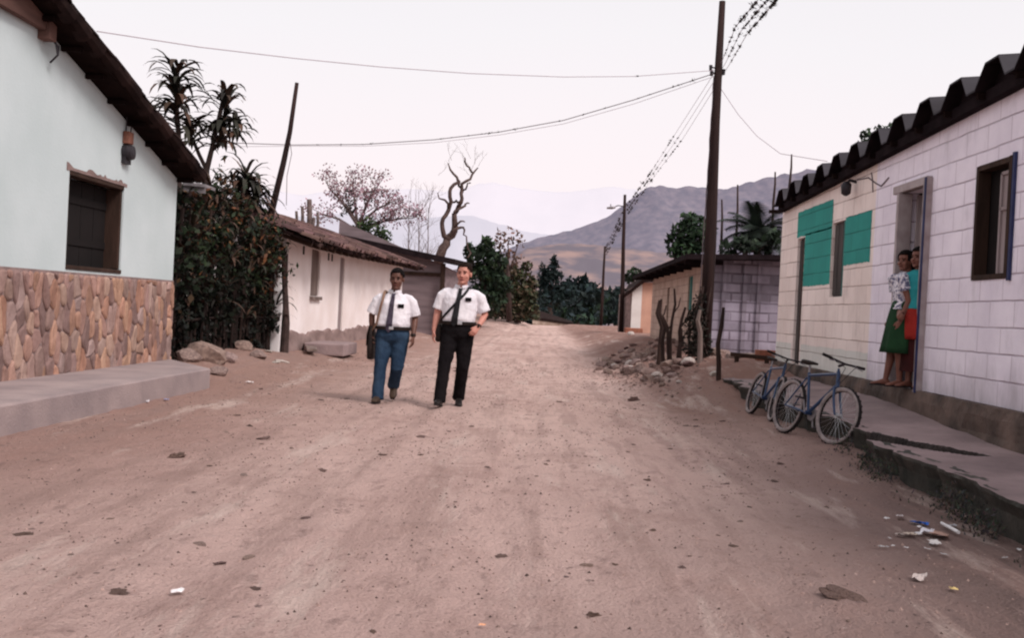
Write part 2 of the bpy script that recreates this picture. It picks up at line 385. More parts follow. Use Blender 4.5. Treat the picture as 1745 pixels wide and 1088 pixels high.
def dirt_mat():
    m=bpy.data.materials.new('street_dirt'); m.use_nodes=True; nt=m.node_tree; N=nt.nodes; L=nt.links; b=N['Principled BSDF']
    b.inputs['Roughness'].default_value=.97; b.inputs['Specular IOR Level'].default_value=.1
    tc=N.new('ShaderNodeTexCoord')
    def no(scale,det=8,st=(1,1,1),rough=.6):
        mp=N.new('ShaderNodeMapping'); mp.inputs['Scale'].default_value=st; L.new(tc.outputs['Object'],mp.inputs[0])
        n=N.new('ShaderNodeTexNoise'); n.inputs['Scale'].default_value=scale; n.inputs['Detail'].default_value=det; n.inputs['Roughness'].default_value=rough
        L.new(mp.outputs[0],n.inputs['Vector']); return n.outputs['Fac']
    def ramp(src,a,ca,b_,cb):
        r=N.new('ShaderNodeValToRGB'); r.color_ramp.elements[0].position=a; r.color_ramp.elements[1].position=b_
        r.color_ramp.elements[0].color=(*ca,1); r.color_ramp.elements[1].color=(*cb,1); L.new(src,r.inputs[0]); return r.outputs[0]
    def mix(f,a,c,mode='MIX'):
        n=N.new('ShaderNodeMix'); n.data_type='RGBA'; n.blend_type=mode
        if isinstance(f,float): n.inputs[0].default_value=f
        else: L.new(f,n.inputs[0])
        L.new(a,n.inputs[6])
        if isinstance(c,tuple): n.inputs[7].default_value=(*c,1)
        else: L.new(c,n.inputs[7])
        return n.outputs[2]
    def rng(src,a,b_,lo=0.,hi=1.):
        r=N.new('ShaderNodeMapRange'); r.inputs[1].default_value=a; r.inputs[2].default_value=b_; r.inputs[3].default_value=lo; r.inputs[4].default_value=hi; L.new(src,r.inputs[0]); return r.outputs[0]
    base=ramp(no(.35,8,(1,.45,1)),.35,(.53,.36,.315),.68,(.72,.525,.465))
    # worn paler middle, browner verges
    sx=N.new('ShaderNodeSeparateXYZ'); L.new(tc.outputs['Object'],sx.inputs[0])
    ax=N.new('ShaderNodeMath'); ax.operation='ABSOLUTE'; L.new(sx.outputs['X'],ax.inputs[0])
    n5=N.new('ShaderNodeMath'); n5.operation='MULTIPLY_ADD'; L.new(no(.7,6),n5.inputs[0]); n5.inputs[1].default_value=2.2; L.new(ax.outputs[0],n5.inputs[2])
    verge=rng(n5.outputs[0],2.9,5.0,0,.72)
    base=mix(verge,base,(.28,.155,.12))
    # close by and along the right walkway, corner darkening and shade painted into soil
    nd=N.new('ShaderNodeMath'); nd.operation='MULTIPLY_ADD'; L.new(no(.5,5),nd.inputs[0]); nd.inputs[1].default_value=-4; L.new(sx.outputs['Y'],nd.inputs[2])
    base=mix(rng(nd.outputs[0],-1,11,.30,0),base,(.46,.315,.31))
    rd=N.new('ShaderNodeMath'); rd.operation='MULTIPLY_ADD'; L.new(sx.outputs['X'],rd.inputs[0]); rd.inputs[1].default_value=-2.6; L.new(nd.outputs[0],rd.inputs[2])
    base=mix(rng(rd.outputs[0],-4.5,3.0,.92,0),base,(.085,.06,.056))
    bk=N.new('ShaderNodeMath'); bk.operation='MULTIPLY_ADD'; L.new(no(.9,6),bk.inputs[0]); bk.inputs[1].default_value=1.6; L.new(sx.outputs['X'],bk.inputs[2])
    bm_=N.new('ShaderNodeMath'); bm_.operation='MULTIPLY'; L.new(rng(bk.outputs[0],2.2,3.0,0,.8),bm_.inputs[0]); L.new(rng(sx.outputs['Y'],10,14),bm_.inputs[1])
    base=mix(bm_.outputs[0],base,(.25,.135,.105))
    # streaks of darker soil along the street and fine grit
    base=mix(rng(no(2.2,9,(1.5,.28,1),.7),.52,.70,0,.5),base,(.33,.22,.195))
    base=mix(rng(no(7,9,(1,.55,1),.75),.54,.68,0,.65),base,(.22,.145,.13))
    base=mix(rng(no(2.6,6,(1.3,.10,1),.65),.50,.60,0,.45),base,(.35,.235,.205))
    base=mix(rng(no(1.1,7,(1,.8,1),.7),.52,.66,0,.45),base,(.33,.21,.18))
    base=mix(rng(no(1.9,8,(1.2,.2,1),.7),.55,.66,0,.5),base,(.74,.60,.535))
    v2=N.new('ShaderNodeTexVoronoi'); v2.inputs['Scale'].default_value=26; L.new(tc.outputs['Object'],v2.inputs['Vector'])
    m2=N.new('ShaderNodeMath'); m2.operation='MULTIPLY'; L.new(rng(v2.outputs['Distance'],.08,.2,1,0),m2.inputs[0]); L.new(rng(no(3.3,4),.50,.62),m2.inputs[1])
    base=mix(m2.outputs[0],base,(.19,.12,.11))
    base=mix(rng(no(60,4),.55,.75,0,.55),base,(.25,.175,.165))
    base=mix(rng(no(34,5),.64,.74,0,.5),base,(.62,.50,.46))
    # pebbles
    vo=N.new('ShaderNodeTexVoronoi'); vo.inputs['Scale'].default_value=9; L.new(tc.outputs['Object'],vo.inputs['Vector'])
    pf=rng(vo.outputs['Distance'],.10,.16,1,0)
    sel=rng(no(1.6,3),.5,.66)
    pm=N.new('ShaderNodeMath'); pm.operation='MULTIPLY'; L.new(pf,pm.inputs[0]); L.new(sel,pm.inputs[1])
    base=mix(pm.outputs[0],base,(.19,.135,.125))
    # beyond the village: dry grass and scrub
    far=rng(sx.outputs['Y'],90,150)
    sc_=ramp(no(.05,8),.35,(.06,.07,.04),.65,(.2,.16,.10))
    base=mix(far,base,sc_)
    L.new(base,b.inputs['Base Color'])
    h1=N.new('ShaderNodeMath'); h1.operation='MULTIPLY_ADD'; L.new(no(5,10,(1,.7,1),.7),h1.inputs[0]); h1.inputs[1].default_value=2.2; L.new(no(45,6),h1.inputs[2])
    h2=N.new('ShaderNodeMath'); h2.operation='MULTIPLY_ADD'; L.new(pm.outputs[0],h2.inputs[0]); h2.inputs[1].default_value=.8; L.new(h1.outputs[0],h2.inputs[2])
    bp=N.new('ShaderNodeBump'); bp.inputs['Strength'].default_value=.9; bp.inputs['Distance'].default_value=.05; L.new(h2.outputs[0],bp.inputs['Height']); L.new(bp.outputs[0],b.inputs['Normal'])
    return m
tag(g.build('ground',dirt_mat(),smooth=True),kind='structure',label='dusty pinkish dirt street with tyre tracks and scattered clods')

# ------------------------------------------------------------------ hills and mountains
def interp(tab,x):
    if x<=tab[0][0]: return tab[0][1]
    for (a,b),(c,d) in zip(tab,tab[1:]):
        if x<=c: return b+(d-b)*(x-a)/(c-a)
    return tab[-1][1]
def mountain(name,skyline,Y,depth,base,mat,seed,rough=1.0,step=None,label=None):
    pts=[at(px,py,Y) for px,py in skyline]; tab=[(p.x,p.z) for p in pts]
    x0,x1=tab[0][0],tab[-1][0]; n=260; rows=56; mb=MB()
    for j in range(rows+1):
        t=j/rows                                   # 0 front foot, .7 ridge, 1 back foot
        for i in range(n+1):
            x=x0+(x1-x0)*i/n
            s=t/.7 if t<=.7 else (1-t)/.3
            zr=interp(tab,x)
            sp=s**1.15
            k=Y/2500
            gul=abs(nz(x*.006/k+seed,t*3.5,seed))*.55+abs(nz(x*.018/k,t*8,seed+4))*.22
            z=base+(zr-base)*(sp - gul*rough*sp*(1-s)*1.35)
            z+=nz(x*.05/k,t*20,seed+9)*(zr-base)*.018*min(1,s*3)
            mb.v.append((x,Y+(t-.7)*depth,z))
    w_=n+1
    for j in range(rows):
        for i in range(n): mb.face((j*w_+i,j*w_+i+1,(j+1)*w_+i+1,(j+1)*w_+i))
    return tag(mb.build(name,mat,smooth=True),kind='structure',label=label)
M('mountain_haze',(.13,.105,.11),(.07,.062,.07),scale=.06,emit=(.118,.11,.16,1),detail=12,lo=.36,hi=.66,stretch=(1,.5,1.0))  # emission here and below stands in for haze in front of the hills
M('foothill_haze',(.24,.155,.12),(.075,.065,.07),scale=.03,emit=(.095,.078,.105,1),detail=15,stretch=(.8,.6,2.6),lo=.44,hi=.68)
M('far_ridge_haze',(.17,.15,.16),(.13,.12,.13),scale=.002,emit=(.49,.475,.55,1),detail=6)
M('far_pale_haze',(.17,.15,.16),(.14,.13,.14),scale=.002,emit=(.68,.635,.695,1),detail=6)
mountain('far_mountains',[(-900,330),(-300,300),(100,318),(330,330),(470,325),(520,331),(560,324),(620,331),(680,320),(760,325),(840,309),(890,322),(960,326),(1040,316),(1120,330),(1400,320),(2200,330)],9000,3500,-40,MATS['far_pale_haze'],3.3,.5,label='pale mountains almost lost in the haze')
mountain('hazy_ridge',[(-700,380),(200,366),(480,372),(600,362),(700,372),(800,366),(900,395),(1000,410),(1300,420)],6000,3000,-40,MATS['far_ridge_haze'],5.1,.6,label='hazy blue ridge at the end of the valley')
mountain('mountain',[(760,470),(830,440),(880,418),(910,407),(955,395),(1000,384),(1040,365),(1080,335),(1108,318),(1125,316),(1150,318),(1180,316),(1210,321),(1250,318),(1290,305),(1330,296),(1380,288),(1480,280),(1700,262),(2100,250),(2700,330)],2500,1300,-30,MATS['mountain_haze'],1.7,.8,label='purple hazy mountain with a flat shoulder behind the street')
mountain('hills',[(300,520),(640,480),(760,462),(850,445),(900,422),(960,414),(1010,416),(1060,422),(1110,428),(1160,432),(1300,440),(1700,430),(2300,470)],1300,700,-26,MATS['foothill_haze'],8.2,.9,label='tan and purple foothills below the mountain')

# ------------------------------------------------------------------ roofs, walls
def wall_x(mb, X, y0,y1,z0,z1, ops, t, flip=1):
    """wall in the plane x = X with rectangular openings (ya,yb,za,zb); t = thickness away from the street"""
    Ys=sorted({y0,y1,*[o[0] for o in ops],*[o[1] for o in ops]}); Zs=sorted({z0,z1,*[o[2] for o in ops],*[o[3] for o in ops]})
    for a,b in zip(Ys,Ys[1:]):
        for c,d in zip(Zs,Zs[1:]):
            my,mz=(a+b)/2,(c+d)/2
            if any(o[0]<my<o[1] and o[2]<mz<o[3] for o in ops): continue
            mb.poly([(X,a,c),(X,b,c),(X,b,d),(X,a,d)])
            mb.poly([(X+t,a,c),(X+t,b,c),(X+t,b,d),(X+t,a,d)])
    for ya,yb,za,zb in ops:
        for (p,q) in (((ya,za),(yb,za)),((ya,zb),(yb,zb)),((ya,za),(ya,zb)),((yb,za),(yb,zb))):
            mb.poly([(X,*p),(X,*q),(X+t,*q),(X+t,*p)])
    for (p,q) in (((y0,z1),(y1,z1)),):
        mb.poly([(X,*p),(X,*q),(X+t,*q),(X+t,*p)])

def barrel_tiles(mb, P0, U, S, nu, ns, w, l, jit=.02, tint=(.7,1.2)):
    """rows of half-round clay tiles: P0 eave corner, U along the eave, S up the slope"""
    U=V(U).normalized(); S=V(S).normalized(); Nn=U.cross(S)
    if Nn.z<0: Nn=-Nn
    for i in range(nu):
        off=R.uniform(-jit*3,jit*3)
        for j in range(ns):
            c=V(P0)+U*(w*(i+.5)+R.uniform(-jit,jit)*.5)+S*(l*j+off)+Nn*(.012*(j%2)+R.uniform(0,jit))
            kb=R.uniform(*tint); mb.cur=(kb,kb*R.uniform(.9,1.02),kb*R.uniform(.85,1.02))
            r=w*.56; th=.018; rings=[]
            for k in range(6):
                a=PI*k/5
                o=U*(-r*math.cos(a))+Nn*(r*.75*math.sin(a)); o2=U*(-(r-th)*math.cos(a))+Nn*((r-th)*.75*math.sin(a))
                rings.append((c+o,c+o2,c+S*l*1.12+o*.9,c+S*l*1.12+o2*.9))
            for a,b in zip(rings,rings[1:]):
                mb.poly([a[0],b[0],b[2],a[2]]); mb.poly([a[1],b[1],b[0],a[0]]); mb.poly([a[1],a[3],b[3],b[1]])
    mb.cur=(1,1,1)

# ================================================================== LEFT MINT HOUSE
house=thing('mint_house','mint green gable house with a rust stone base and dark tiled roof','house',(-5.5,14.8,.25))
HL=V(house.location)
def rel(mb,o):
    mb.v=[(a[0]-o.x,a[1]-o.y,a[2]-o.z) for a in mb.v]; return mb
XW=-5.5; YN,YF=2.5,14.8
def roofz(y): return 3.02+(14.72-y)*.268 if y>8.3 else 3.02+(14.72-8.3)*.268-(8.3-y)*.268
win=(11.40,12.92,1.51,2.665)
mb=MB()
wall_x(mb,XW,YN,YF,1.48,3.0,[win],-.28)
# gable above 3.0
for a,b in zip([YN,4,5.5,7,8.3,10,12,13.5],[4,5.5,7,8.3,10,12,13.5,YF]):
    for dx in (0,-.28): mb.poly([(XW+dx,a,3.0),(XW+dx,b,3.0),(XW+dx,b,max(3.0,roofz(b))),(XW+dx,a,max(3.0,roofz(a)))])
mb.poly([(XW,YF,0),(XW-9,YF,0),(XW-9,YF,3.0),(XW,YF,3.0)]); mb.poly([(XW,YN,0),(XW-9,YN,0),(XW-9,YN,3.0),(XW,YN,3.0)])
rel(mb,HL).build('wall',MATS['mint_paint'],house)
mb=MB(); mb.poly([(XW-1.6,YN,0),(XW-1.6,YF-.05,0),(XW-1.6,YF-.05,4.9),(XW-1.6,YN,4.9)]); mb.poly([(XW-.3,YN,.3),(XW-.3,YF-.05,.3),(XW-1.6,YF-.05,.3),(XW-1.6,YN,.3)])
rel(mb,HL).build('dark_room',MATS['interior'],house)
# stone facing: irregular upright slabs in mortar
mb=MB(); mb.box((XW-.12,(YN+YF)/2,.74),(.26,YF-YN+.02,1.48))
o=rel(mb,HL).build('stone_base',MATS['mortar'],house); o['label']='base faced with upright rust coloured stones'
def clip(poly,px,py,nx_,ny_):
    out=[]
    for i in range(len(poly)):
        a=poly[i]; b=poly[(i+1)%len(poly)]
        da=(a[0]-px)*nx_+(a[1]-py)*ny_; db=(b[0]-px)*nx_+(b[1]-py)*ny_
        if da<=0: out.append(a)
        if (da<0)!=(db<0) and da!=db:
            t=da/(da-db); out.append((a[0]+(b[0]-a[0])*t,a[1]+(b[1]-a[1])*t))
    return out
sm=MB(); cell_w,cell_h=.138,.31; AS=.46; pts=[]
ny_,nzn=int((YF-5.5)/cell_w)+2,int(1.25/cell_h)+2
for i in range(-1,ny_):
    for j in range(-1,nzn):
        pts.append((5.5+(i+.5+R.uniform(-.62,.62))*cell_w, .25+(j+.5+(.5 if i%2 else 0)+R.uniform(-.46,.46))*cell_h))
pal=[(.44,.26,.19),(.46,.30,.215),(.41,.265,.215),(.38,.245,.205),(.33,.22,.195),(.46,.33,.265),(.37,.265,.235),(.26,.18,.165),(.42,.31,.265),(.35,.265,.245),(.43,.27,.20)]
for (a,b) in pts:
    poly=[(5.3,.2),(YF,.2),(YF,1.46),(5.3,1.46)]
    for (c,d) in pts:
        if (c,d)!=(a,b) and abs(c-a)<.45 and abs(d-b)<.95: poly=clip(poly,(a+c)/2,(b+d)/2,c-a,(d-b)*AS*AS)
        if len(poly)<3: break
    if len(poly)<3: continue
    cx=sum(p[0] for p in poly)/len(poly); cy=sum(p[1] for p in poly)/len(poly)
    def shrink(d,f):
        res=[]
        for p in poly:
            v=V((p[0]-cx,p[1]-cy)); l=v.length
            v=v*max(.3,(l-d)/l if l>1e-6 else 1); res.append((cx+v.x,cy+v.y))
        return res
    def rnd(q):
        out=[]
        for i in range(len(q)):
            a,b=q[i],q[(i+1)%len(q)]; out += [(a[0]*.78+b[0]*.22,a[1]*.78+b[1]*.22),(a[0]*.22+b[0]*.78,a[1]*.22+b[1]*.78)]
        return out
    poly=rnd(poly); poly=rnd(poly)
    c=R.choice(pal); k=R.uniform(.75,1.15); sm.cur=tuple(q*k for q in c)
    A=shrink(.006,0); B=shrink(.011,0); C_=shrink(.032,0); dp=R.uniform(.012,.03)
    X0,X1,X2=XW+.008,XW+.010+dp*.6,XW+.012+dp; n=len(poly)
    for i in range(n):
        j=(i+1)%n
        sm.poly([(X0,*A[i]),(X0,*A[j]),(X1,*B[j]),(X1,*B[i])]); sm.poly([(X1,*B[i]),(X1,*B[j]),(X2,*C_[j]),(X2,*C_[i])])
    sm.poly([(X2+R.uniform(-.003,.003),*p) for p in C_])
sm.cur=(1,1,1)
so_=sm.build('facing_stones',MATS['wall_stone'],o); so_.location=-HL
# window
mb=MB(); ya,yb,za,zb=win
mb.box((XW-.075,(ya+yb)/2,zb-.03),(.16,yb-ya-.005,.06)); mb.box((XW-.06,(ya+yb)/2,za+.025),(.15,yb-ya-.005,.05))
mb.box((XW-.145,ya+.03,(za+zb)/2),(.25,.06,zb-za-.12)); mb.box((XW-.145,yb-.03,(za+zb)/2),(.25,.06,zb-za-.12))
wnd=rel(mb,HL).build('window',MATS['dark_wood'],house); bevel(wnd,.006)
mb=MB()
for k in range(4): mb.box((XW-.22,ya+.06+(k+.5)*(yb-ya-.12)/4,(za+zb)/2),(.03,(yb-ya-.12)/4-.012,zb-za-.12))
mb.box((XW-.20,(ya+yb)/2,za+.35),(.02,yb-ya-.14,.09)); mb.box((XW-.20,(ya+yb)/2,zb-.3),(.02,yb-ya-.14,.09))
rel(mb,HL).build('shutter',MATS['interior'],wnd)  # near-black boards stand in for shade inside the window opening
# rough broken plaster above the window
mb=MB(); ps=[]
for k in range(41):
    y=ya-.08+k*(yb-ya+.16)/40; ps.append((y,zb+.03+max(0,.07*nz(y*4,1.5)+R.uniform(0,.04))))
for a,b in zip(ps,ps[1:]): mb.poly([(XW+.005,a[0],zb-.015),(XW+.005,b[0],zb-.015),(XW+.005,b[0],b[1]),(XW+.005,a[0],a[1])])
rel(mb,HL).build('plaster_patch',MATS['mud_wall'],house)
# roof: battens, rafters and clay tiles; far slope down to the eave, near slope the other side of the ridge
mb=MB()
X0,X1=XW+.31,XW-9
for (ya_,yb_) in ((8.3,14.93),(8.3,1.2)):
    mb.poly([(X0,ya_,roofz(ya_)+.02),(X1,ya_,roofz(ya_)+.02),(X1,yb_,roofz(yb_)+.02),(X0,yb_,roofz(yb_)+.02)])
    mb.poly([(X0,ya_,roofz(ya_)+.10),(X1,ya_,roofz(ya_)+.10),(X1,yb_,roofz(yb_)+.10),(X0,yb_,roofz(yb_)+.10)])
    mb.poly([(X0,ya_,roofz(ya_)+.02),(X0,yb_,roofz(yb_)+.02),(X0,yb_,roofz(yb_)+.10),(X0,ya_,roofz(ya_)+.10)])
    mb.poly([(X0,yb_,roofz(yb_)+.02),(X1,yb_,roofz(yb_)+.02),(X1,yb_,roofz(yb_)+.10),(X0,yb_,roofz(yb_)+.10)])
roof=rel(mb,HL).build('roof',MATS['rafter'],house)
y=8.6
while y<14.8:
    mb=MB(); mb.box((XW-.3,y,roofz(y)-.02),(1.05,.06,.05)); y+=.62
    rel(mb,HL).build('rafter',MATS['rafter'],house)
mb=MB()
sl_=V((0,-1,.268)).normalized()
barrel_tiles(mb,(X0+.08,15.02,roofz(15.02)+.13),(-1,0,0),sl_,16,22,.19,.36,jit=.02)
barrel_tiles(mb,(X0+.08-16*.19,15.02,roofz(15.02)+.13),(-1,0,0),sl_,28,22,.19,.36,jit=.02)
tl=mb.build('roof_tiles',MATS['tile_old'],roof); tl.location=-HL
mb=MB()                                           # verge tiles laid over the gable edge
for k in range(20):
    y=14.93-k*.36; mb.cur=tuple(R.uniform(.6,1.2) for _ in range(3)) if 0 else grey(.6,1.2)
    mb.tube([(X0-.02,y,roofz(y)+.12+R.uniform(-.02,.02)),(X0-.02+R.uniform(-.02,.02),y-.42,roofz(y-.42)+.15)],[.11,.09],n=10)
vt=mb.build('verge_tiles',MATS['tile_old'],roof); vt.location=-HL
# brown boarding that closes the gable near the ridge
mb=MB()
mb.box((XW+.05,9.2,4.35),(.09,3.0,.62)); mb.box((XW+.06,10.62,4.12),(.14,.16,.34))
gb=rel(mb,HL).build('gable_board',MATS['gable_wood'],house); bevel(gb,.008)
# bracket under the eave
mb=MB()
p=V((XW+.02,10.72,4.02)); mb.tube([p,p+V((.10,-.02,-.06)),p+V((.12,0,-.20)),p+V((.03,.02,-.28))],.012); mb.tube([p+V((0,.07,0)),p+V((.10,.05,-.10)),p+V((.12,0,-.20))],.012)
tag(mb.build('wire_bracket',MATS['dark_metal']),'small bent metal bracket under the gable of the mint house','bracket')
# electric meter
pm=lat(212,252,XW)
meter=thing('electric_meter','small rusty electric meter box on the mint wall below the roof edge','electric meter',(XW,pm.y,pm.z))
mb=MB(); mb.box((.045,0,.13),(.09,.15,.16)); bevel(mb.build('junction_box',MATS['rust'],meter),.01)
mb=MB(); mb.tube([(0,0,-.06),(.07,0,-.06),(.12,0,-.06),(.135,0,-.06)],[.105,.105,.09,.04],n=18); mb.box((.03,0,-.1),(.06,.17,.22))
mb.build('meter_dial',MATS['dark_metal'],meter,smooth=False)
mb=MB(); mb.tube([(.02,-.02,.2),(.03,-.04,.36),(.05,-.10,.62)],.009,n=6); mb.tube([(.02,.06,-.1),(.03,.10,.1),(.05,.08,.45)],.009,n=6)
mb.build('wire',MATS['dark_metal'],meter)

# left pavement
mb=MB()
ce=[(-4.43,-3),(-4.43,8.1),(-4.41,11),(-4.39,13.35)]
def zt(x,y): return .30+.004*nz(x*3,y*3)
N_=60; row=[]
for i in range(N_+1):
    y=-3+i*(13.35+3)/N_; xo=-4.41+.014*nz(y*1.3,2.2); yo=max(0,(y-13))*1.0
    row.append((V((-5.52,y+(1.5*(i/N_) if i==N_ else 0),.297)),V((xo,y,zt(xo,y))),V((xo+.012,y,zt(xo,y)-.02)),V((xo+.02,y,-.1))))
for a,b in zip(row,row[1:]):
    for k in range(3): mb.poly([a[k],b[k],b[k+1],a[k+1]])
e_=row[-1]; mb.poly([e_[0],e_[1],e_[2],e_[3],V((-5.52,e_[0].y,-.1))])
tag(mb.build('pavement',MATS['concrete']),kind='structure',label='raised concrete walkway along the stone base of the mint house')

# ================================================================== WHITE ADOBE HOUSE (left)
XA=-5.12
ad=thing('adobe_house','long whitewashed adobe house with a ragged clay tile roof','house',(XA,19.9,.2))
AO=V(ad.location)
ops=[(22.15,23.05,1.38,2.44),(25.35,25.95,.22,2.42)]
mb=MB(); wall_x(mb,XA,19.9,37,0,2.75,ops,-.35); mb.poly([(XA,19.9,0),(XA-4.5,19.9,0),(XA-4.5,19.9,3.6),(XA,19.9,2.75)]); mb.poly([(XA,37,0),(XA-4.5,37,0),(XA-4.5,37,3.6),(XA,37,2.75)])
rel(mb,AO).build('wall',MATS['whitewash'],ad)
mb=MB(); ya,yb,za,zb=ops[0]
mb.box((XA-.08,(ya+yb)/2,(za+zb)/2),(.04,yb-ya,zb-za)); 
for k in range(5): mb.box((XA-.05,ya+(k+.5)*(yb-ya)/5,(za+zb)/2),(.025,(yb-ya)/5-.02,zb-za-.04))
rel(mb,AO).build('window_shutter',MATS['grey_wood'],ad)
mb=MB(); mb.box((XA+.01,(ya+yb)/2,zb+.06),(.1,yb-ya+.3,.1)); rel(mb,AO).build('lintel',MATS['grey_wood'],ad)
mb=MB(); mb.box((XA+.01,(ya+yb)/2,za-.05),(.12,yb-ya+.1,.08)); rel(mb,AO).build('sill',MATS['grey_wood'],ad)
mb=MB(); ya,yb,za,zb=ops[1]
for k in range(4): mb.box((XA-.05,ya+(k+.5)*(yb-ya)/4,(za+zb)/2),(.03,(yb-ya)/4-.015,zb-za))
rel(mb,AO).build('door',MATS['door_wood'],ad)
for yv in (21.35,23.9,24.3):
    mb=MB(); mb.box((XA+.002,yv,2.35),(.01,.14,.18)); rel(mb,AO).build('vent_hole',MATS['interior'],ad)
mb=MB()                                            # low, dirt-brown plinth
N_=70
for i in range(N_):
    a=19.88+i*17.1/N_; b=19.88+(i+1)*17.1/N_
    def q(y): return .55+.16*nz(y*.9,4)+.1*nz(y*3,1), .05+.03*nz(y*1.7,9)
    (h1,t1),(h2,t2)=q(a),q(b)
    mb.poly([(XA+.11+t1,a,0),(XA+.11+t2,b,0),(XA+.04+t2*.5,b,h2),(XA+.04+t1*.5,a,h1)]); mb.poly([(XA+.04+t1*.5,a,h1),(XA+.04+t2*.5,b,h2),(XA-.02,b,h2+.03),(XA-.02,a,h1+.03)])
rel(mb,AO).build('plinth',MATS['mud_wall'],ad,smooth=True)
# roof
mb=MB()
def az(y): return 2.50+.22*sstep(20,37,y)
for a,b in zip([19.3,23,27,31,35],[23,27,31,35,37.6]):
    mb.poly([(XA+.62,a,az(a)-.10),(XA+.62,b,az(b)-.10),(XA-2.6,b,az(b)+.95),(XA-2.6,a,az(a)+.95)])
    mb.poly([(XA+.62,a,az(a)-.01),(XA+.62,b,az(b)-.01),(XA-2.6,b,az(b)+1.0),(XA-2.6,a,az(a)+1.0)])
    mb.poly([(XA-2.6,a,az(a)+.98),(XA-2.6,b,az(b)+.98),(XA-5.2,b,az(b)+.1),(XA-5.2,a,az(a)+.1)])
arf=rel(mb,AO).build('roof',MATS['rafter'],ad)
y=19.5
while y<37.4:
    mb=MB(); mb.bar((XA+.60,y,az(y)-.14),(XA-.4,y,az(y)+.17),.08,.08); y+=.75
    rel(mb,AO).build('rafter',MATS['dark_wood'],ad)
mb=MB(); i=0; y=19.25
while y<37.6:
    e_=R.uniform(-.10,.16)+.08*nz(y*1.5,8); barrel_tiles(mb,(XA+.66+e_,y,az(y)-.02-e_*.3+.05*nz(y*.8,3)+R.uniform(-.03,.03)),(0,1,0),V((-1,0,.315)),1,10,.185,.37,jit=.025,tint=(.5,1.35)); barrel_tiles(mb,(XA+.58+e_*.6,y+.09,az(y)-.09-e_*.3+R.uniform(-.02,.02)),(0,1,0),V((-1,0,.315)),1,2,.185,.37,jit=.02,tint=(.3,.7)); y+=.185
tl=mb.build('roof_tiles',MATS['tile_clay'],arf); tl.location=-AO
# step slab at its door
mb=MB(); p=gz(562,592,.22)
mb.box((-4.45,21.5,.26),(.85,1.5,.26)); st=bevel(mb.build('door_step',MATS['old_concrete']),.03,3); tag(st,'worn concrete slab step below the door of the whitewashed house','step')
mb=MB(); mb.bar((-4.55,20.1,.27),(-4.95,21.5,.33),.22,.06); tag(bevel(mb.build('loose_board',MATS['grey_wood']),.01),'flat grey board lying beside the step of the whitewashed house','board')
# pale post and dark post at the near corner
mb=MB(); a=at(468,600,19.5); b=at(473,445,19.5); mb.loft([(a+V((0,0,-.1)),(.09,0,0),(0,.03,0)),((a+b)/2+V((.01,0,0)),(.12,0,0),(0,.03,0)),(b,(.07,0,0),(0,.03,0))],n=14,p=4)
tag(mb.build('white_post',MATS['pvc_white']),'pale grey-white board post between the vine hedge and whitewashed house','post')
mb=MB(); a=at(484,602,19.7); b=at(486,432,19.7)
mb.tube([a+V((0,0,-.1)),a.lerp(b,.3)+V((.03,0,0)),a.lerp(b,.7)+V((-.02,0,0)),b],[.085,.08,.075,.06],n=9); mb.tube([b+V((0,0,-.1)),b+V((-.06,0,.12)),b+V((-.14,0,.2))],[.05,.04,.03])
tag(mb.build('tree_stump_post',MATS['bark_dark']),'dark gnarled trunk post at the corner of the whitewashed house','post')
mb=MB(); b=at(476,430,19.6); mb.tube([b+V((.16*math.cos(t),0,.10*math.sin(t))) for t in [k*.5 for k in range(13)]],.012,n=6)
tag(mb.build('wire_coil',MATS['grey_metal']),'loop of thin wire on top of the pale post','wire coil')

# ================================================================== SHED behind it
YS=40.0
shed=thing('lean_to_shed','dim lilac plank shed with a long dark lean-to roof','shed',(-3.9,YS,.3)); SO=V(shed.location)
a=at(684,430,YS); b=at(762,452,YS); c=at(762,545,YS); d=at(684,560,YS)
xl,xr=-8.2,b.x-.08
mb=MB(); mb.poly([(xl,YS,0),(xr,YS,0),(xr,YS,b.z-.05),(xl,YS,b.z+1.6)]); mb.poly([(xr,YS,0),(xr,YS+9,0),(xr,YS+9,b.z-.05),(xr,YS,b.z-.05)])
rel(mb,SO).build('wall',MATS['lilac_wall'],shed)
mb=MB()
e0=at(776,442,YS-.6); e1=at(528,388,YS-.6)
mb.poly([e0,e1,e1+V((0,10,.3)),e0+V((0,10,.3))]); mb.poly([e0-V((0,0,.16)),e1-V((0,0,.2)),e1+V((0,10,.1)),e0+V((0,10,.1))]); mb.poly([e0,e1,e1-V((0,0,.24)),e0-V((0,0,.24))]); mb.poly([e0,e0-V((0,0,.24)),e0+V((0,10,.06)),e0+V((0,10,.3))])
rel(mb,SO).build('roof',MATS['roof_edge'],shed)
mb=MB(); mb.box((xr-.05,YS-.25,1.5),(.18,.18,3.0)); mb.box((xr-1.2,YS-.04,2.55),(2.4,.08,.14)); rel(mb,SO).build('post',MATS['dark_wood'],shed)
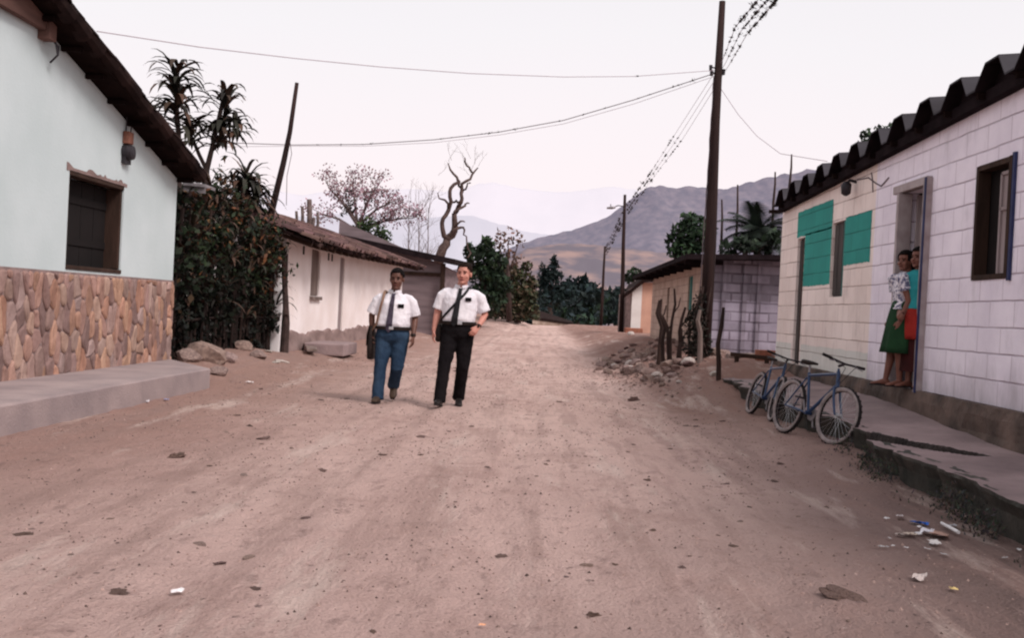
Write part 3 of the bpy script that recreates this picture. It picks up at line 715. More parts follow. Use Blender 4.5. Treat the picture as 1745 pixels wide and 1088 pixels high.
# small mud hut and a lit wall beyond the two men
YH=44.0
hut=thing('mud_hut','small brown mud hut with a low dark roof behind the two walking men','hut',(-4.6,YH,.3)); HO=V(hut.location)
a=at(688,492,YH); b=at(732,494,YH)
mb=MB(); mb.poly([(a.x,YH,0),(b.x,YH,0),(b.x,YH,a.z),(a.x,YH,a.z)]); mb.poly([(b.x,YH,0),(b.x,YH+3,0),(b.x,YH+3,a.z),(b.x,YH,a.z)]); rel(mb,HO).build('wall',MATS['mud_wall'],hut)
mb=MB(); 
for k in range(9): mb.tube([(a.x-.2+k*.19,YH-.25,a.z+.1+.06*R.random()),(a.x-.2+k*.19,YH+3.2,a.z+.5)],.1,n=8)
rel(mb,HO).build('roof',MATS['tile_old'],hut)
YJ=47.0
a=at(728,488,YJ); b=at(768,492,YJ)
yw=thing('yellow_house','small pale yellow house partly hidden behind the taller man','house',(-4.2,YJ,.3)); YO=V(yw.location)
mb=MB(); mb.poly([(a.x,YJ,0),(b.x,YJ,0),(b.x,YJ,a.z),(a.x,YJ,a.z)]); mb.poly([(b.x,YJ,0),(b.x,YJ+4,0),(b.x,YJ+4,a.z),(b.x,YJ,a.z)]); rel(mb,YO).build('wall',MATS['cream_plaster'],yw)
mb=MB(); mb.box(((a.x+b.x)/2,YJ+1.8,a.z+.1),(b.x-a.x+.6,4.6,.16)); rel(mb,YO).build('roof',MATS['roof_edge'],yw)

# ================================================================== RIGHT WHITE BLOCK HOUSE
XR=4.1
WH=thing('block_house','long white and cream painted block house with a ribbed grey roof','house',(XR,12.5,.655)); WO=V(WH.location)
Y0,Y1,ZB,ZT=4.5,17.2,.655,3.22
def wtop(y): return 3.53+.02-.03*(y-9)-.02
d1=(15.68,16.10,.66,2.66); w1=(13.63,14.22,1.70,2.745); d2=(10.75,11.50,.66,2.85); w2=(8.83,9.59,1.79,2.875)
YC=12.45
wb_=block_mat('white_block',(.92,.85,.93),(.77,.70,.79),(.42,.34,.40),'x',loc=(.1,0,0),grime=(.30,.265,.28),gz0=-.35,gz1=.45,rand=(.95,1.02),msize=.011)
cb_=block_mat('cream_block',(.91,.79,.74),(.80,.67,.62),(.43,.32,.29),'x',loc=(.1,0,0),grime=(.25,.18,.16),gz0=-.5,gz1=.2,rand=(.93,1.03),msize=.011)
tb_=block_mat('teal_block',(.035,.30,.255),(.03,.25,.22),(.02,.16,.14),'x',loc=(.1,0,0),grime=(.04,.22,.20),gz0=-2,gz1=-1,rand=(.95,1.03))
mint_=block_mat('pale_block',(.72,.71,.67),(.62,.60,.56),(.38,.34,.32),'x',loc=(.1,0,0),grime=(.40,.35,.33),gz0=-.6,gz1=.1,rand=(.95,1.03))
gb_=block_mat('grey_block',(.30,.265,.32),(.185,.155,.19),(.10,.08,.10),'y',bw=.42,bh=.21,msize=.026,loc=(.13,.05,0),grime=(.07,.055,.065),gz0=-.9,gz1=-.2,rand=(.62,1.15),perp=.9)
gl_=block_mat('lilac_block',(.41,.37,.45),(.29,.25,.315),(.14,.115,.145),'y',bw=.42,bh=.21,msize=.024,loc=(.13,.05,0),grime=(.12,.095,.115),gz0=-.3,gz1=.5,rand=(.72,1.1),perp=.8)
cs_=block_mat('tan_block',(.52,.39,.32),(.40,.28,.23),(.22,.15,.13),'x',bw=.42,bh=.21,loc=(.1,.02,0),grime=(.16,.11,.09),gz0=-.4,gz1=.5)
mb=MB(); wall_x(mb,XR,Y0,YC,ZB,ZT,[d2,w2],.17); mb.poly([(XR,Y0,ZT),(XR,YC,ZT),(XR,YC,wtop(YC)),(XR,Y0,wtop(Y0))]); rel(mb,WO).build('wall',wb_,WH)
for yq in (Y0,Y1):
    mb=MB(); mb.poly([(XR,yq,ZB),(XR+7,yq,ZB),(XR+7,yq,3.9),(XR,yq,wtop(yq))]); rel(mb,WO).build('end_wall',cb_,WH)
mb=MB(); wall_x(mb,XR,YC,Y1,ZB,ZT,[d1,w1],.17); mb.poly([(XR,YC,ZT),(XR,Y1,ZT),(XR,Y1,wtop(Y1)),(XR,YC,wtop(YC))])
o=rel(mb,WO).build('wall',cb_,WH); o['label']='cream painted far half of the wall'
for y_ in (o,): pass
# object-space textures are measured from the house origin, so shift the material by keeping the parts' own coordinates
def patch(name,rects,mat,off,label=None):
    mb=MB()
    for (a,b,c,d) in rects:
        pts=[]
        def edge_(p,q,n,nrm):
            for i in range(n):
                t=i/n; w=.012*nz(p[0]*3+q[1]*5+t*n*.55,p[1]*4+q[0],3)+R.uniform(-.004,.004); pts.append((XR-off,p[0]+(q[0]-p[0])*t+nrm[0]*w,p[1]+(q[1]-p[1])*t+nrm[1]*w))
        edge_((a,c),(b,c),22,(0,1)); edge_((b,c),(b,d),22,(1,0)); edge_((b,d),(a,d),22,(0,1)); edge_((a,d),(a,c),22,(1,0)); mb.poly(pts)
    o=rel(mb,WO).build(name,mat,WH)
    if label: o['label']=label
    return o
patch('paint_patch',[(14.24,15.66,1.88,2.70),(14.24,16.16,2.68,3.09)],tb_,.004,'teal painted rectangle around the narrow door')
patch('paint_patch',[(12.56,13.62,2.12,2.77)],tb_,.004,'teal painted rectangle beside the small window')
patch('paint_band',[(YC,15.6,.66,.98),(16.18,Y1,.66,.98)],mint_,.003,'pale mint band along the foot of the cream wall')
# interior and reveals
mb=MB(); mb.box((XR+1.7,(Y0+Y1)/2,2.1),(3.0,Y1-Y0-.1,2.9)); 
for a in (mb,):
    pass
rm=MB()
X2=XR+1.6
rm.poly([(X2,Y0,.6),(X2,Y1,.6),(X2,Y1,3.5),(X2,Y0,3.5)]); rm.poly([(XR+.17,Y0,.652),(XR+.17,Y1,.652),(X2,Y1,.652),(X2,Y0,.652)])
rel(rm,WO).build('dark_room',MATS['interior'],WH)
# narrow far door: dark weathered leaf just inside the reveal
mb=MB(); mb.box((XR+.075,(d1[0]+d1[1])/2,(d1[2]+d1[3])/2),(.04,d1[1]-d1[0]-.01,d1[3]-d1[2]-.01))
for k in range(3): mb.box((XR+.05,d1[0]+(k+.5)*(d1[1]-d1[0])/3,(d1[2]+d1[3])/2),(.02,(d1[1]-d1[0])/3-.02,d1[3]-d1[2]-.06))
dd=rel(mb,WO).build('door',MATS['dark_grey_wood'],WH)
mb=MB(); mb.box((XR+.03,d1[0]-.0+.03,(d1[2]+d1[3])/2),(.075,.06,d1[3]-d1[2]-.01)); rel(mb,WO).build('door_frame',MATS['dark_wood'],dd)
# small window with a weathered shutter
mb=MB(); mb.box((XR+.07,(w1[0]+w1[1])/2,(w1[2]+w1[3])/2),(.04,w1[1]-w1[0]-.01,w1[3]-w1[2]-.01))
for k in range(3): mb.box((XR+.045,w1[0]+(k+.5)*(w1[1]-w1[0])/3,(w1[2]+w1[3])/2),(.02,(w1[1]-w1[0])/3-.02,w1[3]-w1[2]-.05))
wn_=rel(mb,WO).build('window_shutter',MATS['dark_grey_wood'],WH)
mb=MB(); mb.box((XR+.06,w1[0]+.03,(w1[2]+w1[3])/2),(.12,.06,w1[3]-w1[2]-.01)); rel(mb,WO).build('window_frame',MATS['green_shutter'],wn_)
# open doorway: pale frame, blue edge, half-open leaf
mb=MB(); ya,yb,za,zb=d2
mb.box((XR-.02,ya-.045,(za+zb)/2+.02),(.10,.09,zb-za+.10)); mb.box((XR+.0,yb-.03,(za+zb)/2),(.16,.06,zb-za-.02)); mb.box((XR-.015,(ya+yb)/2+.06,zb+.045),(.09,yb-ya+.26,.09))
df=rel(mb,WO).build('door_frame',MATS['frame_pale'],WH); bevel(df,.006)
mb=MB(); mb.box((XR-.074,ya-.075,(za+zb)/2+.02),(.012,.04,zb-za+.10)); rel(mb,WO).build('painted_edge',MATS['frame_blue'],df)
mb=MB(); Rm=Matrix.Rotation(math.radians(-62),3,'Z')
lw=.25; hp=V((XR+.13,yb-.06,0)); ctr=hp+V((math.sin(math.radians(86))*lw/2,-math.cos(math.radians(86))*lw/2,(za+zb)/2))
Rm=Matrix.Rotation(math.radians(86),3,'Z')
mb.box(ctr,(.035,lw,zb-za-.04),Rm)
for zc,hh in ((za+.5,.7),(za+1.5,.9)): mb.box(ctr+V((0,0,zc-(za+zb)/2)),(.05,lw*.68,hh),Rm)
dl=rel(mb,WO).build('door',MATS['door_wood'],WH); bevel(dl,.006)
# window by the right edge: dark, half-open leaf, blue edge
mb=MB(); ya,yb,za,zb=w2
mb.box((XR+.03,ya+.03,(za+zb)/2),(.12,.06,zb-za-.005)); mb.box((XR+.05,yb-.025,(za+zb)/2),(.12,.05,zb-za-.005)); mb.box((XR+.05,(ya+yb)/2,zb-.025),(.12,yb-ya-.1,.05)); mb.box((XR+.05,(ya+yb)/2,za+.025),(.12,yb-ya-.1,.05))
wf=rel(mb,WO).build('window_frame',MATS['dark_wood'],WH)
mb=MB(); mb.box((XR-.012,ya-.012,(za+zb)/2),(.03,.045,zb-za+.04)); rel(mb,WO).build('painted_edge',MATS['frame_blue'],wf)
mb=MB(); mb.box((XR+.07,ya+.20,(za+zb)/2-.04),(.03,.27,zb-za-.16)); mb.box((XR+.05,ya+.075,(za+zb)/2-.04),(.03,.03,zb-za-.16)); mb.box((XR+.05,ya+.335,(za+zb)/2-.04),(.03,.03,zb-za-.16)); mb.box((XR+.05,ya+.20,(za+zb)/2+.1),(.03,.27,.03)); mb.box((XR+.05,ya+.20,zb-.12),(.03,.27,.03))
rel(mb,WO).build('window_shutter',MATS['door_wood'],WH)
mb=MB(); mb.box((XR+.13,(ya+yb)/2+.18,(za+zb)/2),(.02,.36,zb-za-.06)); o=rel(mb,WO).build('window_shutter',MATS['interior'],WH); o['label']='dark closed shutter leaf'
# foundation
mb=MB(); N_=110; rows=[]
for i in range(N_+1):
    y=Y0+(Y1-Y0)*i/N_; rr=[]
    for j,(dx,z) in enumerate(((-.02,.655),(-.07,.65),(-.085,.55),(-.08,.40),(-.10,.25),(-.13,.05))):
        rr.append(V((XR+dx+.022*nz(y*2.5,z*4,2)+.02*nz(y*7,z*9,5),y,z+.012*nz(y*3,j,1))))
    rows.append(rr)
for a,b in zip(rows,rows[1:]):
    for k in range(5): mb.poly([a[k],b[k],b[k+1],a[k+1]])
mb.poly([rows[-1][0],rows[-1][5],(XR+3,Y1,.05),(XR+3,Y1,.65)])
rel(mb,WO).build('foundation',MATS['foundation'],WH)
# roof: big trapezoid ribs running up the slope
mb=MB(); pitch=.765; ye=3.9; prof=[]; k=0
def rib(y0):
    q=.018*nz(y0*3.3,7); h=.205+.03*nz(y0*2.1,4); return [(y0,q),(y0+.16,q),(y0+.30,h+q),(y0+.56,h+q*.5),(y0+pitch-.01,0)]
y=17.60
cur=[]
yy=ye
ph=(8.96-.45-ye)%pitch
yy=ye-pitch+ph
while yy<17.0:
    cur+=rib(yy); yy+=pitch
cur=[c for c in cur if c[0]<17.12]+[(17.13,0)]
Xe,Xb=3.89,XR+7.2
def rz(x,y=9.0): return 3.53+(x-Xe)*.10-.03*(y-9)
for (a,b) in zip(cur,cur[1:]):
    dz=.03*nz(a[0]*.7,1)
    for th in (0,-.018):
        mb.cm=0 if th==0 else 1  # underside takes a near-black copy, eave shade put into its colour
        mb.poly([(Xe,a[0],rz(Xe,a[0])+a[1]+th),(Xe,b[0],rz(Xe,b[0])+b[1]+th),(Xb,b[0],rz(Xb,b[0])+b[1]+th),(Xb,a[0],rz(Xb,a[0])+a[1]+th)])
    mb.cm=0; mb.poly([(Xe,a[0],rz(Xe,a[0])+a[1]),(Xe,b[0],rz(Xe,b[0])+b[1]),(Xe,b[0],rz(Xe,b[0])+b[1]-.018),(Xe,a[0],rz(Xe,a[0])+a[1]-.018)])
rf=rel(mb,WO).build('roof',[MATS['roof_metal'],MATS['roof_edge']],WH)
mb=MB()                                            # rib ends closed by dark fill and the timber plate under the eave
for i in range(0,len(cur)-4,5):
    a=cur[i+1]; b=cur[i+2]; c=cur[i+3]; d=cur[i+4]
    xq=XR-.05; mb.poly([(xq,a[0],rz(xq,a[0])-.03),(xq,d[0],rz(xq,d[0])-.03),(xq,c[0],rz(xq,c[0])+.185),(xq,b[0],rz(xq,b[0])+.185)])
mb.bar((XR-.06,Y0,rz(XR,Y0)-.075),(XR-.06,17.1,rz(XR,17.1)-.075),.10,.10)
rel(mb,WO).build('wall_plate',MATS['roof_edge'],WH)
y=4.8
while y<17.5:
    mb=MB(); mb.bar((Xe+.03,y,rz(Xe,y)-.05),(XR+.1,y,rz(XR,y)-.05),.05,.06); y+=.745
    rel(mb,WO).build('rafter',MATS['rafter'],WH)
# lamp on the wall
pl=lat(1459,318,XR)
lamp=thing('wall_lamp','dark wall lamp with a trailing wire under the eave of the cream wall','wall lamp',(XR,pl.y,pl.z))
mb=MB(); mb.tube([(0,0,.06),(-.09,0,.08),(-.13,0,.03)],.02); mb.build('bracket',MATS['dark_metal'],lamp)
mb=MB(); mb.loft([((-.13,0,.06),(.03,0,0),(0,.03,0)),((-.13,0,.02),(.07,0,0),(0,.08,0)),((-.13,0,-.10),(.06,0,0),(0,.07,0)),((-.13,0,-.13),(.02,0,0),(0,.02,0))],n=12,p=2); mb.build('lamp_shade',MATS['dark_metal'],lamp,smooth=True)
mb=MB(); mb.tube([(-.005,-.05,.08),(-.008,-.5,.05),(-.008,-.8,-.06),(-.008,-1.0,-.12),(-.008,-1.25,-.05)],.008,n=6); mb.tube([(-.005,-.6,.1),(-.006,-.66,.0),(-.006,-.7,-.16)],.007,n=6); mb.build('wire',MATS['cable'],lamp)

# right walkway: broken concrete apron
mb=MB(); N_=420
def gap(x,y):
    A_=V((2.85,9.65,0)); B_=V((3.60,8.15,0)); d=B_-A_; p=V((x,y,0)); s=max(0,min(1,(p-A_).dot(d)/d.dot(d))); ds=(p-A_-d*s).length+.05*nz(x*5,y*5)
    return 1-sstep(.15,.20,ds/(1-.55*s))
def wz(x,y):
    zi=.32+.17*sstep(8,12.3,y); zo=.29+.08*sstep(8,15,y)
    t=(x-2.9)/(XR-2.9); hole=.16*gap(x,y)
    return zo+(zi-zo)*max(0,min(1,t))+.012*nz(x*2.2,y*2.2,4)-hole
def edge(y):
    e=2.98+.07*nz(y*.9,7)+.09*nz(y*2.7,3)+.04*nz(y*7,5)
    e+=.12*math.exp(-((y-9.4)/.25)**2)                # the broken bite
    e+=.20*math.exp(-((y-10.25)/.6)**2)
    return e
NX=40
vid={}
for i in range(N_+1):
    y=2+(15.9-2)*i/N_; e=edge(y)
    for j in range(NX+1):
        x=e+(XR+.03-e)*j/NX; vid[i,j]=len(mb.v); mb.v.append((x,y,wz(x,y)))
    for j,(dx,dz) in enumerate(((.0,-.025),(.05+.05*nz(y*2,1),-.11),(.09+.06*nz(y*3,5),-.5))):
        vid[i,-1-j]=len(mb.v); mb.v.append((e+dx+.02*nz(y*6,j),y,wz(e,y)+dz))
for i in range(N_):
    for j in range(-3,NX):
        mb.cm=1 if j<0 or (j<5 and nz(i*.11,j*.4,2)>.2) else 0
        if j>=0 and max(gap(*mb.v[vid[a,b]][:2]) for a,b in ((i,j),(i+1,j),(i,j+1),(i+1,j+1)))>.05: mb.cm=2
        mb.face((vid[i,j],vid[i+1,j],vid[i+1,j+1],vid[i,j+1]) if j>=0 else (vid[i,j],vid[i,j+1],vid[i+1,j+1],vid[i+1,j]))
mb.face(tuple(vid[N_,j] for j in range(-3,NX+1)))
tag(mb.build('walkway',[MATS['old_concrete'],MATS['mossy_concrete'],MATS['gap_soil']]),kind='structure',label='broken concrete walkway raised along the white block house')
# ================================================================== GREY BLOCK HOUSE
YG=22.0; XG=3.72
GH=thing('grey_house','low grey block house with a tan street wall and flat dark roof','house',(XG,YG,.5)); GO=V(GH.location)
zt_=at(1215,442,YG).z; zm=at(1215,510,YG).z
mb=MB(); mb.poly([(XG,YG,.3),(XG+6,YG,.3),(XG+6,YG,zm),(XG,YG,zm)]); rel(mb,GO).build('wall',gl_,GH)['label']='lower lilac washed half of the end wall'
mb=MB(); mb.poly([(XG,YG,zm),(XG+6,YG,zm),(XG+6,YG,zt_+.02),(XG,YG,zt_+.02)]); rel(mb,GO).build('wall',gb_,GH)['label']='upper bare grey half of the end wall'
gw=lat(1176,500,XG)
wo_=(gw.y-.35,gw.y+.35,gw.z-.42,gw.z+.42); gd=lat(1138,520,XG); do_=(gd.y-.25,gd.y+.25,gd.z-.5,gd.z+.5)
mb=MB(); wall_x(mb,XG,YG,33,.2,zt_+.1,[wo_,do_],.2); mb.poly([(XG,33,.2),(XG+6,33,.2),(XG+6,33,zt_),(XG,33,zt_)]); rel(mb,GO).build('wall',cs_,GH)['label']='tan street wall'
mb=MB(); mb.box((XG+.06,(wo_[0]+wo_[1])/2,(wo_[2]+wo_[3])/2),(.05,.69,.83)); mb.box((XG+.03,(wo_[0]+wo_[1])/2,(wo_[2]+wo_[3])/2),(.02,.05,.83)); rel(mb,GO).build('window_shutter',MATS['green_shutter'],GH)
mb=MB(); mb.box((XG+.1,(do_[0]+do_[1])/2,(do_[2]+do_[3])/2),(.05,.49,.99)); mb.box((XG+.06,(do_[0]+do_[1])/2,(do_[2]+do_[3])/2),(.03,.06,.99)); rel(mb,GO).build('window_shutter',MATS['dark_wood'],GH)
mb=MB(); e0=at(1117,472,33.4); 
zr=at(1215,437,YG-.5).z; q=[(3.1,YG-.55,zr+.02),(3.1,33.6,e0.z),(XG+6.5,33.6,e0.z+.45),(XG+6.5,YG-.55,zr+.30)]
mb.poly(q); mb.poly([(a,b,c-.11) for a,b,c in q])
for i in range(4):
    a,b=q[i],q[(i+1)%4]; mb.poly([a,b,(b[0],b[1],b[2]-.11),(a[0],a[1],a[2]-.11)])
for k in range(9): mb.bar((3.16,YG+k*1.35,zr-.13),(XG+.3,YG+k*1.35,zr-.11),.08,.09)
rel(mb,GO).build('roof',MATS['roof_edge'],GH)
for px in (1232,1268,1292):                        # thin reinforcing columns of the end wall
    mb=MB(); a=at(px,520,YG); mb.box((a.x,YG-.02,1.55),(.09,.05,2.2)); rel(mb,GO).build('column',gb_,GH)

# ================================================================== FAR ORANGE HOUSE
YO_=52.0
FH=thing('orange_house','small orange and white house with a dark tile roof down the street','house',(at(1085,565,YO_).x,YO_,.35)); FO=V(FH.location)
a=at(1066,500,YO_); b=at(1078,490,YO_); c=at(1095,482,YO_); d=at(1124,478,YO_); zb=at(1090,566,YO_).z-.3
mb=MB(); mb.poly([(b.x,YO_,zb),(c.x,YO_,zb),(c.x,YO_,c.z),(b.x,YO_,b.z)]); rel(mb,FO).build('wall',MATS['white_plaster'],FH)['label']='white strip of wall'
mb=MB(); mb.poly([(c.x,YO_,zb),(d.x+1.5,YO_,zb),(d.x+1.5,YO_,d.z),(c.x,YO_,c.z)]); rel(mb,FO).build('wall',MATS['orange_plaster'],FH)['label']='orange plastered wall'
mb=MB(); mb.poly([(a.x,YO_+4,zb),(b.x,YO_,zb),(b.x,YO_,b.z),(a.x,YO_+4,a.z)]); rel(mb,FO).build('wall',MATS['mud_wall'],FH)['label']='shaded brown side wall'  # brown carries the shade of this side, put into its colour
mb=MB(); r_=at(1098,462,YO_+3); mb.poly([at(1064,502,YO_-.4),at(1098,474,YO_-.4),at(1100,470,YO_+6),at(1070,486,YO_+6)]); mb.poly([at(1064,508,YO_-.3),at(1098,482,YO_-.3),at(1098,474,YO_-.4),at(1064,502,YO_-.4)])
mb.poly([at(1096,472,YO_-.4),at(1135,474,YO_-.4),at(1135,480,YO_-.35),at(1096,482,YO_-.35)]); mb.poly([at(1096,472,YO_-.4),at(1135,474,YO_-.4),at(1135,470,YO_+6),at(1096,468,YO_+6)])
rel(mb,FO).build('roof',MATS['tile_old'],FH)
mb=MB(); p=at(1080,562,YO_-1); mb.box((p.x,YO_-.8,p.z-.1),(.9,.8,.35)); o=mb.build('door_step',MATS['brick_red']); tag(bevel(o,.04),'reddish brick step in front of the orange house','step')
# house roof beyond the crest
YQ=112.0
LR=thing('sunken_roof','low brown roof just showing beyond the crest of the street','roof',at(940,552,YQ)); LO=V(LR.location)
mb=MB(); a=at(908,540,YQ); b=at(978,551,YQ); mb.poly([a,b,b+V((0,6,.15)),a+V((0,6,.9))]); mb.poly([a,b,b-V((0,0,.25)),a-V((0,0,.35))]); rel(mb,LO).build('roof',MATS['tile_old'],LR)
mb=MB(); mb.poly([a-V((0,-.1,.3)),b-V((0,-.1,.2)),b-V((0,-.1,3)),a-V((0,-.1,3))]); rel(mb,LO).build('wall',MATS['cream_plaster'],LR)

# ================================================================== VEGETATION
def tintv(lo,hi,base):
    k=R.uniform(lo,hi); return (base[0]*k,base[1]*k*R.uniform(.92,1.08),base[2]*k)
def strap_leaf(mb,p,az_,el,l,w_,droop,n=6):
    """an arching strap leaf"""
    d=V((math.cos(az_)*math.cos(el),math.sin(az_)*math.cos(el),math.sin(el))); q=V(p); side=d.cross(V((0,0,1)))
    if side.length<.05: side=V((1,0,0))
    side.normalize(); prev=None
    for i in range(n+1):
        t=i/n; ww=w_*(.55+1.2*t)*(1-t**2.2)+.003
        a,b=q-side*ww*.5+V((0,0,ww*.15)),q+side*ww*.5+V((0,0,ww*.15))
        if prev: mb.poly([prev[0],prev[1],b,a])
        prev=(a,b); q=q+d*(l/n); d=(d+V((0,0,-droop*(t+.25)))).normalized()
DRC=[(.030,.028,.018),(.022,.022,.015),(.060,.038,.026),(.018,.016,.013),(.085,.045,.03)]
def dracaena(name,label,trunks,rosettes,loc):
    t=thing(name,label,'plant',loc,'strap leaved plants above the vine hedge'); o=V(loc)
    mb=MB()
    for pts,rad in trunks: mb.tube([V(p)-o for p in pts],rad,n=8)
    mb.build('trunk',MATS['bark_dark'],t,smooth=True)
    for c,hgt,nleaf,ln in rosettes:
        mb=MB(); c=V(c)-o
        for k in range(nleaf):
            f=k/nleaf; mb.cur=R.choice(DRC)
            el=R.uniform(-.1,.75)+f*.5; 
            strap_leaf(mb,c+V((R.uniform(-.03,.03),R.uniform(-.03,.03),-hgt*(1-f))),R.uniform(0,6.28),min(1.35,el),ln*R.uniform(.7,1.15)*(1-.25*f),R.uniform(.075,.115),R.uniform(.35,.85))
        mb.build('crown',MATS['leaf'],t)
YD=17.2
def A(px,py,Y=YD): return at(px,py,Y)
b=A(312,330); b.z=.3
dracaena('dracaena','tall strap leaved plant, leftmost of the three, rising above the mint roof eave',[([b,A(306,260),A(301,180),A(303,110)],[.07,.05,.04,.03])],[(A(303,112),1.0,64,.80),(A(302,160),.7,34,.74)],b)
b=A(345,330,17.6); b.z=.3
dracaena('dracaena','forked strap leaved plant with several drooping rosettes, middle one of the three',[([b,A(352,290,17.6),A(362,250,17.6),A(378,180,17.6),A(383,150,17.6)],[.07,.055,.045,.04,.03]),([A(352,290,17.6),A(340,265,17.6),A(326,232,17.6)],[.04,.035,.03]),([A(362,255,17.6),A(384,235,17.6),A(400,222,17.6)],[.04,.03,.025])],
  [(A(384,158,17.6),.8,50,.74),(A(326,215,17.6),.35,30,.60),(A(372,215,17.6),.4,28,.62),(A(404,210,17.6),.25,18,.50)],b)
b=A(420,420,19.6); b.z=.3
dracaena('dracaena','short bushy strap leaved plant with brownish leaves beside the leaning pole',[([b,A(420,360,19.6),A(421,310,19.6)],[.06,.05,.03])],[(A(421,300,19.6),.75,70,.95),(A(410,318,19.6),.4,34,.8),(A(436,328,19.6),.3,28,.75),(A(398,335,19.6),.25,22,.7)],b)
# stick fence with a vine hedge over it
mb=MB(); a0=V((-5.62,15.0,.15)); a1=V((-5.25,19.6,.2))
for k in range(58):
    t=k/57; p=a0.lerp(a1,t)+V((R.uniform(-.05,.05),0,0)); h=R.uniform(1.7,2.6); mb.cur=grey(.25,.8)
    mb.tube([p,p+V((R.uniform(-.06,.06),R.uniform(-.05,.05),h*.5)),p+V((R.uniform(-.1,.1),R.uniform(-.1,.1),h))],[R.uniform(.018,.035)]*3,n=6)
for z in (.7,1.6,2.2): mb.tube([a0+V((.04,0,z)),a0.lerp(a1,.5)+V((.05,0,z+.06)),a1+V((.04,0,z))],.022,n=6)
tag(mb.build('stick_fence',MATS['post_wood']),'dark fence of upright sticks half hidden by the vine hedge','fence')
hg=thing('vine_hedge','dark overgrown hedge with orange and brown leaves between the two left houses','hedge',(-5.5,17.3,.2),); ho=V(hg.location)
mb=MB()
for k in range(16):
    t=R.random(); p=a0.lerp(a1,t)-V((.25,0,0))-ho
    mb.tube([p,p+V((R.uniform(-.2,.2),R.uniform(-.3,.3),1.2)),p+V((R.uniform(-.2,.3),R.uniform(-.5,.5),2.4))],[.035,.025,.012],n=6)
mb.build('stems',MATS['bark_dark'],hg)
mb=MB(); mb2=MB()
def hedge_top(t): return 2.62+.25*math.sin(t*5)+.75*nz(t*9,3)+.3*nz(t*23,5)-.35*max(0,t-.6)
GREENS=[(.018,.035,.012),(.026,.045,.016),(.012,.022,.010),(.03,.05,.018)]; ORNG=[(.20,.075,.035),(.19,.075,.03),(.12,.05,.028),(.30,.16,.06),(.075,.03,.022)]
for k in range(13000):
    t=R.random(); h=R.random(); top=hedge_top(t)
    p=a0.lerp(a1,t); z=.12+top*h**.92
    dens=.55+.6*nz(t*7,z*2.2,3)
    if R.random()>dens+.35: continue
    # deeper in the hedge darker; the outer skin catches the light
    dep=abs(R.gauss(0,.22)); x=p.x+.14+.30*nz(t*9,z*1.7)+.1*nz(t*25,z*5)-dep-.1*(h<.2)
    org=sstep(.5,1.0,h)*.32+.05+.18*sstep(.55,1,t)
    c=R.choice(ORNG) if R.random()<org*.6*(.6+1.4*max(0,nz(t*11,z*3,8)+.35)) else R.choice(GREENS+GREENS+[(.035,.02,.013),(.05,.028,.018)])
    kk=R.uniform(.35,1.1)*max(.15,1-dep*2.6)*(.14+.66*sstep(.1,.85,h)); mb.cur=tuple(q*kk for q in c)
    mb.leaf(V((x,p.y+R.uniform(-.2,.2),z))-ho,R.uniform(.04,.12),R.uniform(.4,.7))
for k in range(46):
    t=R.random(); p=a0.lerp(a1,t); z=hedge_top(t)*R.uniform(.55,1.08); q=V((p.x+.1,p.y,z)); d=V((R.uniform(.1,.6),R.gauss(0,.5),R.uniform(.3,1.2))).normalized(); l=R.uniform(.25,.6)
    for i in range(14):
        kk=R.uniform(.4,1.1); c=R.choice(ORNG[:2]+GREENS+GREENS); mb.cur=tuple(x*kk for x in c); mb.leaf(q+d*l*i/14+V((R.gauss(0,.05),R.gauss(0,.05),R.gauss(0,.04)))-ho,R.uniform(.06,.13),R.uniform(.3,.5))
for k in range(60):
    t=R.random(); p=a0.lerp(a1,t); q=V((p.x+R.uniform(-.1,.2),p.y,hedge_top(t)*R.uniform(.35,1.1)))
    for i in range(6): mb.cur=R.choice(DRC); strap_leaf(mb,q-ho,R.uniform(0,6.28),R.uniform(.2,1.3),R.uniform(.35,.65),.05,.5)
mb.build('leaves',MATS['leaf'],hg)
# low eave / tin scrap between the house and the hedge
mb=MB(); p=at(340,318,15.6); mb.box((0,0,0),(.34,.5,.05)); mb.box((0,-.2,-.06),(.34,.03,.12)); o=mb.build('tin_gutter',MATS['grey_metal']); o.location=p; o.rotation_euler=(0,.05,0); tag(o,'small pale tin gutter end below the eave of the mint house','gutter')
# earth and stones at the foot of the hedge
def rock_mesh(seed,sub=2,flat=.65,rough=.35):
    bm=bmesh.new(); bmesh.ops.create_icosphere(bm,subdivisions=sub,radius=1)
    rr=random.Random(seed); planes=[(V((rr.gauss(0,1),rr.gauss(0,1),rr.gauss(0,1))).normalized(),rr.uniform(.55,.85)) for _ in range(9)]
    for v in bm.verts:
        p=v.co.copy()
        for n_,d_ in planes:
            e=p.dot(n_)-d_
            if e>0: p-=n_*e
        p*=1+rough*.3*noise.noise(p*2.1+V((seed,0,0))); p.z*=flat; v.co=p
    me=bpy.data.meshes.new('stone'); bm.to_mesh(me); bm.free()
    at_=me.attributes.new('tint','FLOAT_COLOR','FACE'); k=rr.uniform(.8,1.15)
    at_.data.foreach_set('color',[k,k*rr.uniform(.95,1.02),k*rr.uniform(.92,1.03),1]*len(me.polygons))
    return me
ROCKS=[rock_mesh(i) for i in range(7)]; PALE=[rock_mesh(20+i) for i in range(3)]; CLODS=[rock_mesh(40+i,3,.5,2.6) for i in range(8)]
for m in ROCKS: m.materials.append(MATS['rock'])
M('rock_pale',(.66,.60,.58),(.45,.38,.36),scale=6,bump=.6,tint=True)
for m in PALE: m.materials.append(MATS['rock_pale'])
for m in CLODS: m.materials.append(MATS['clod'])
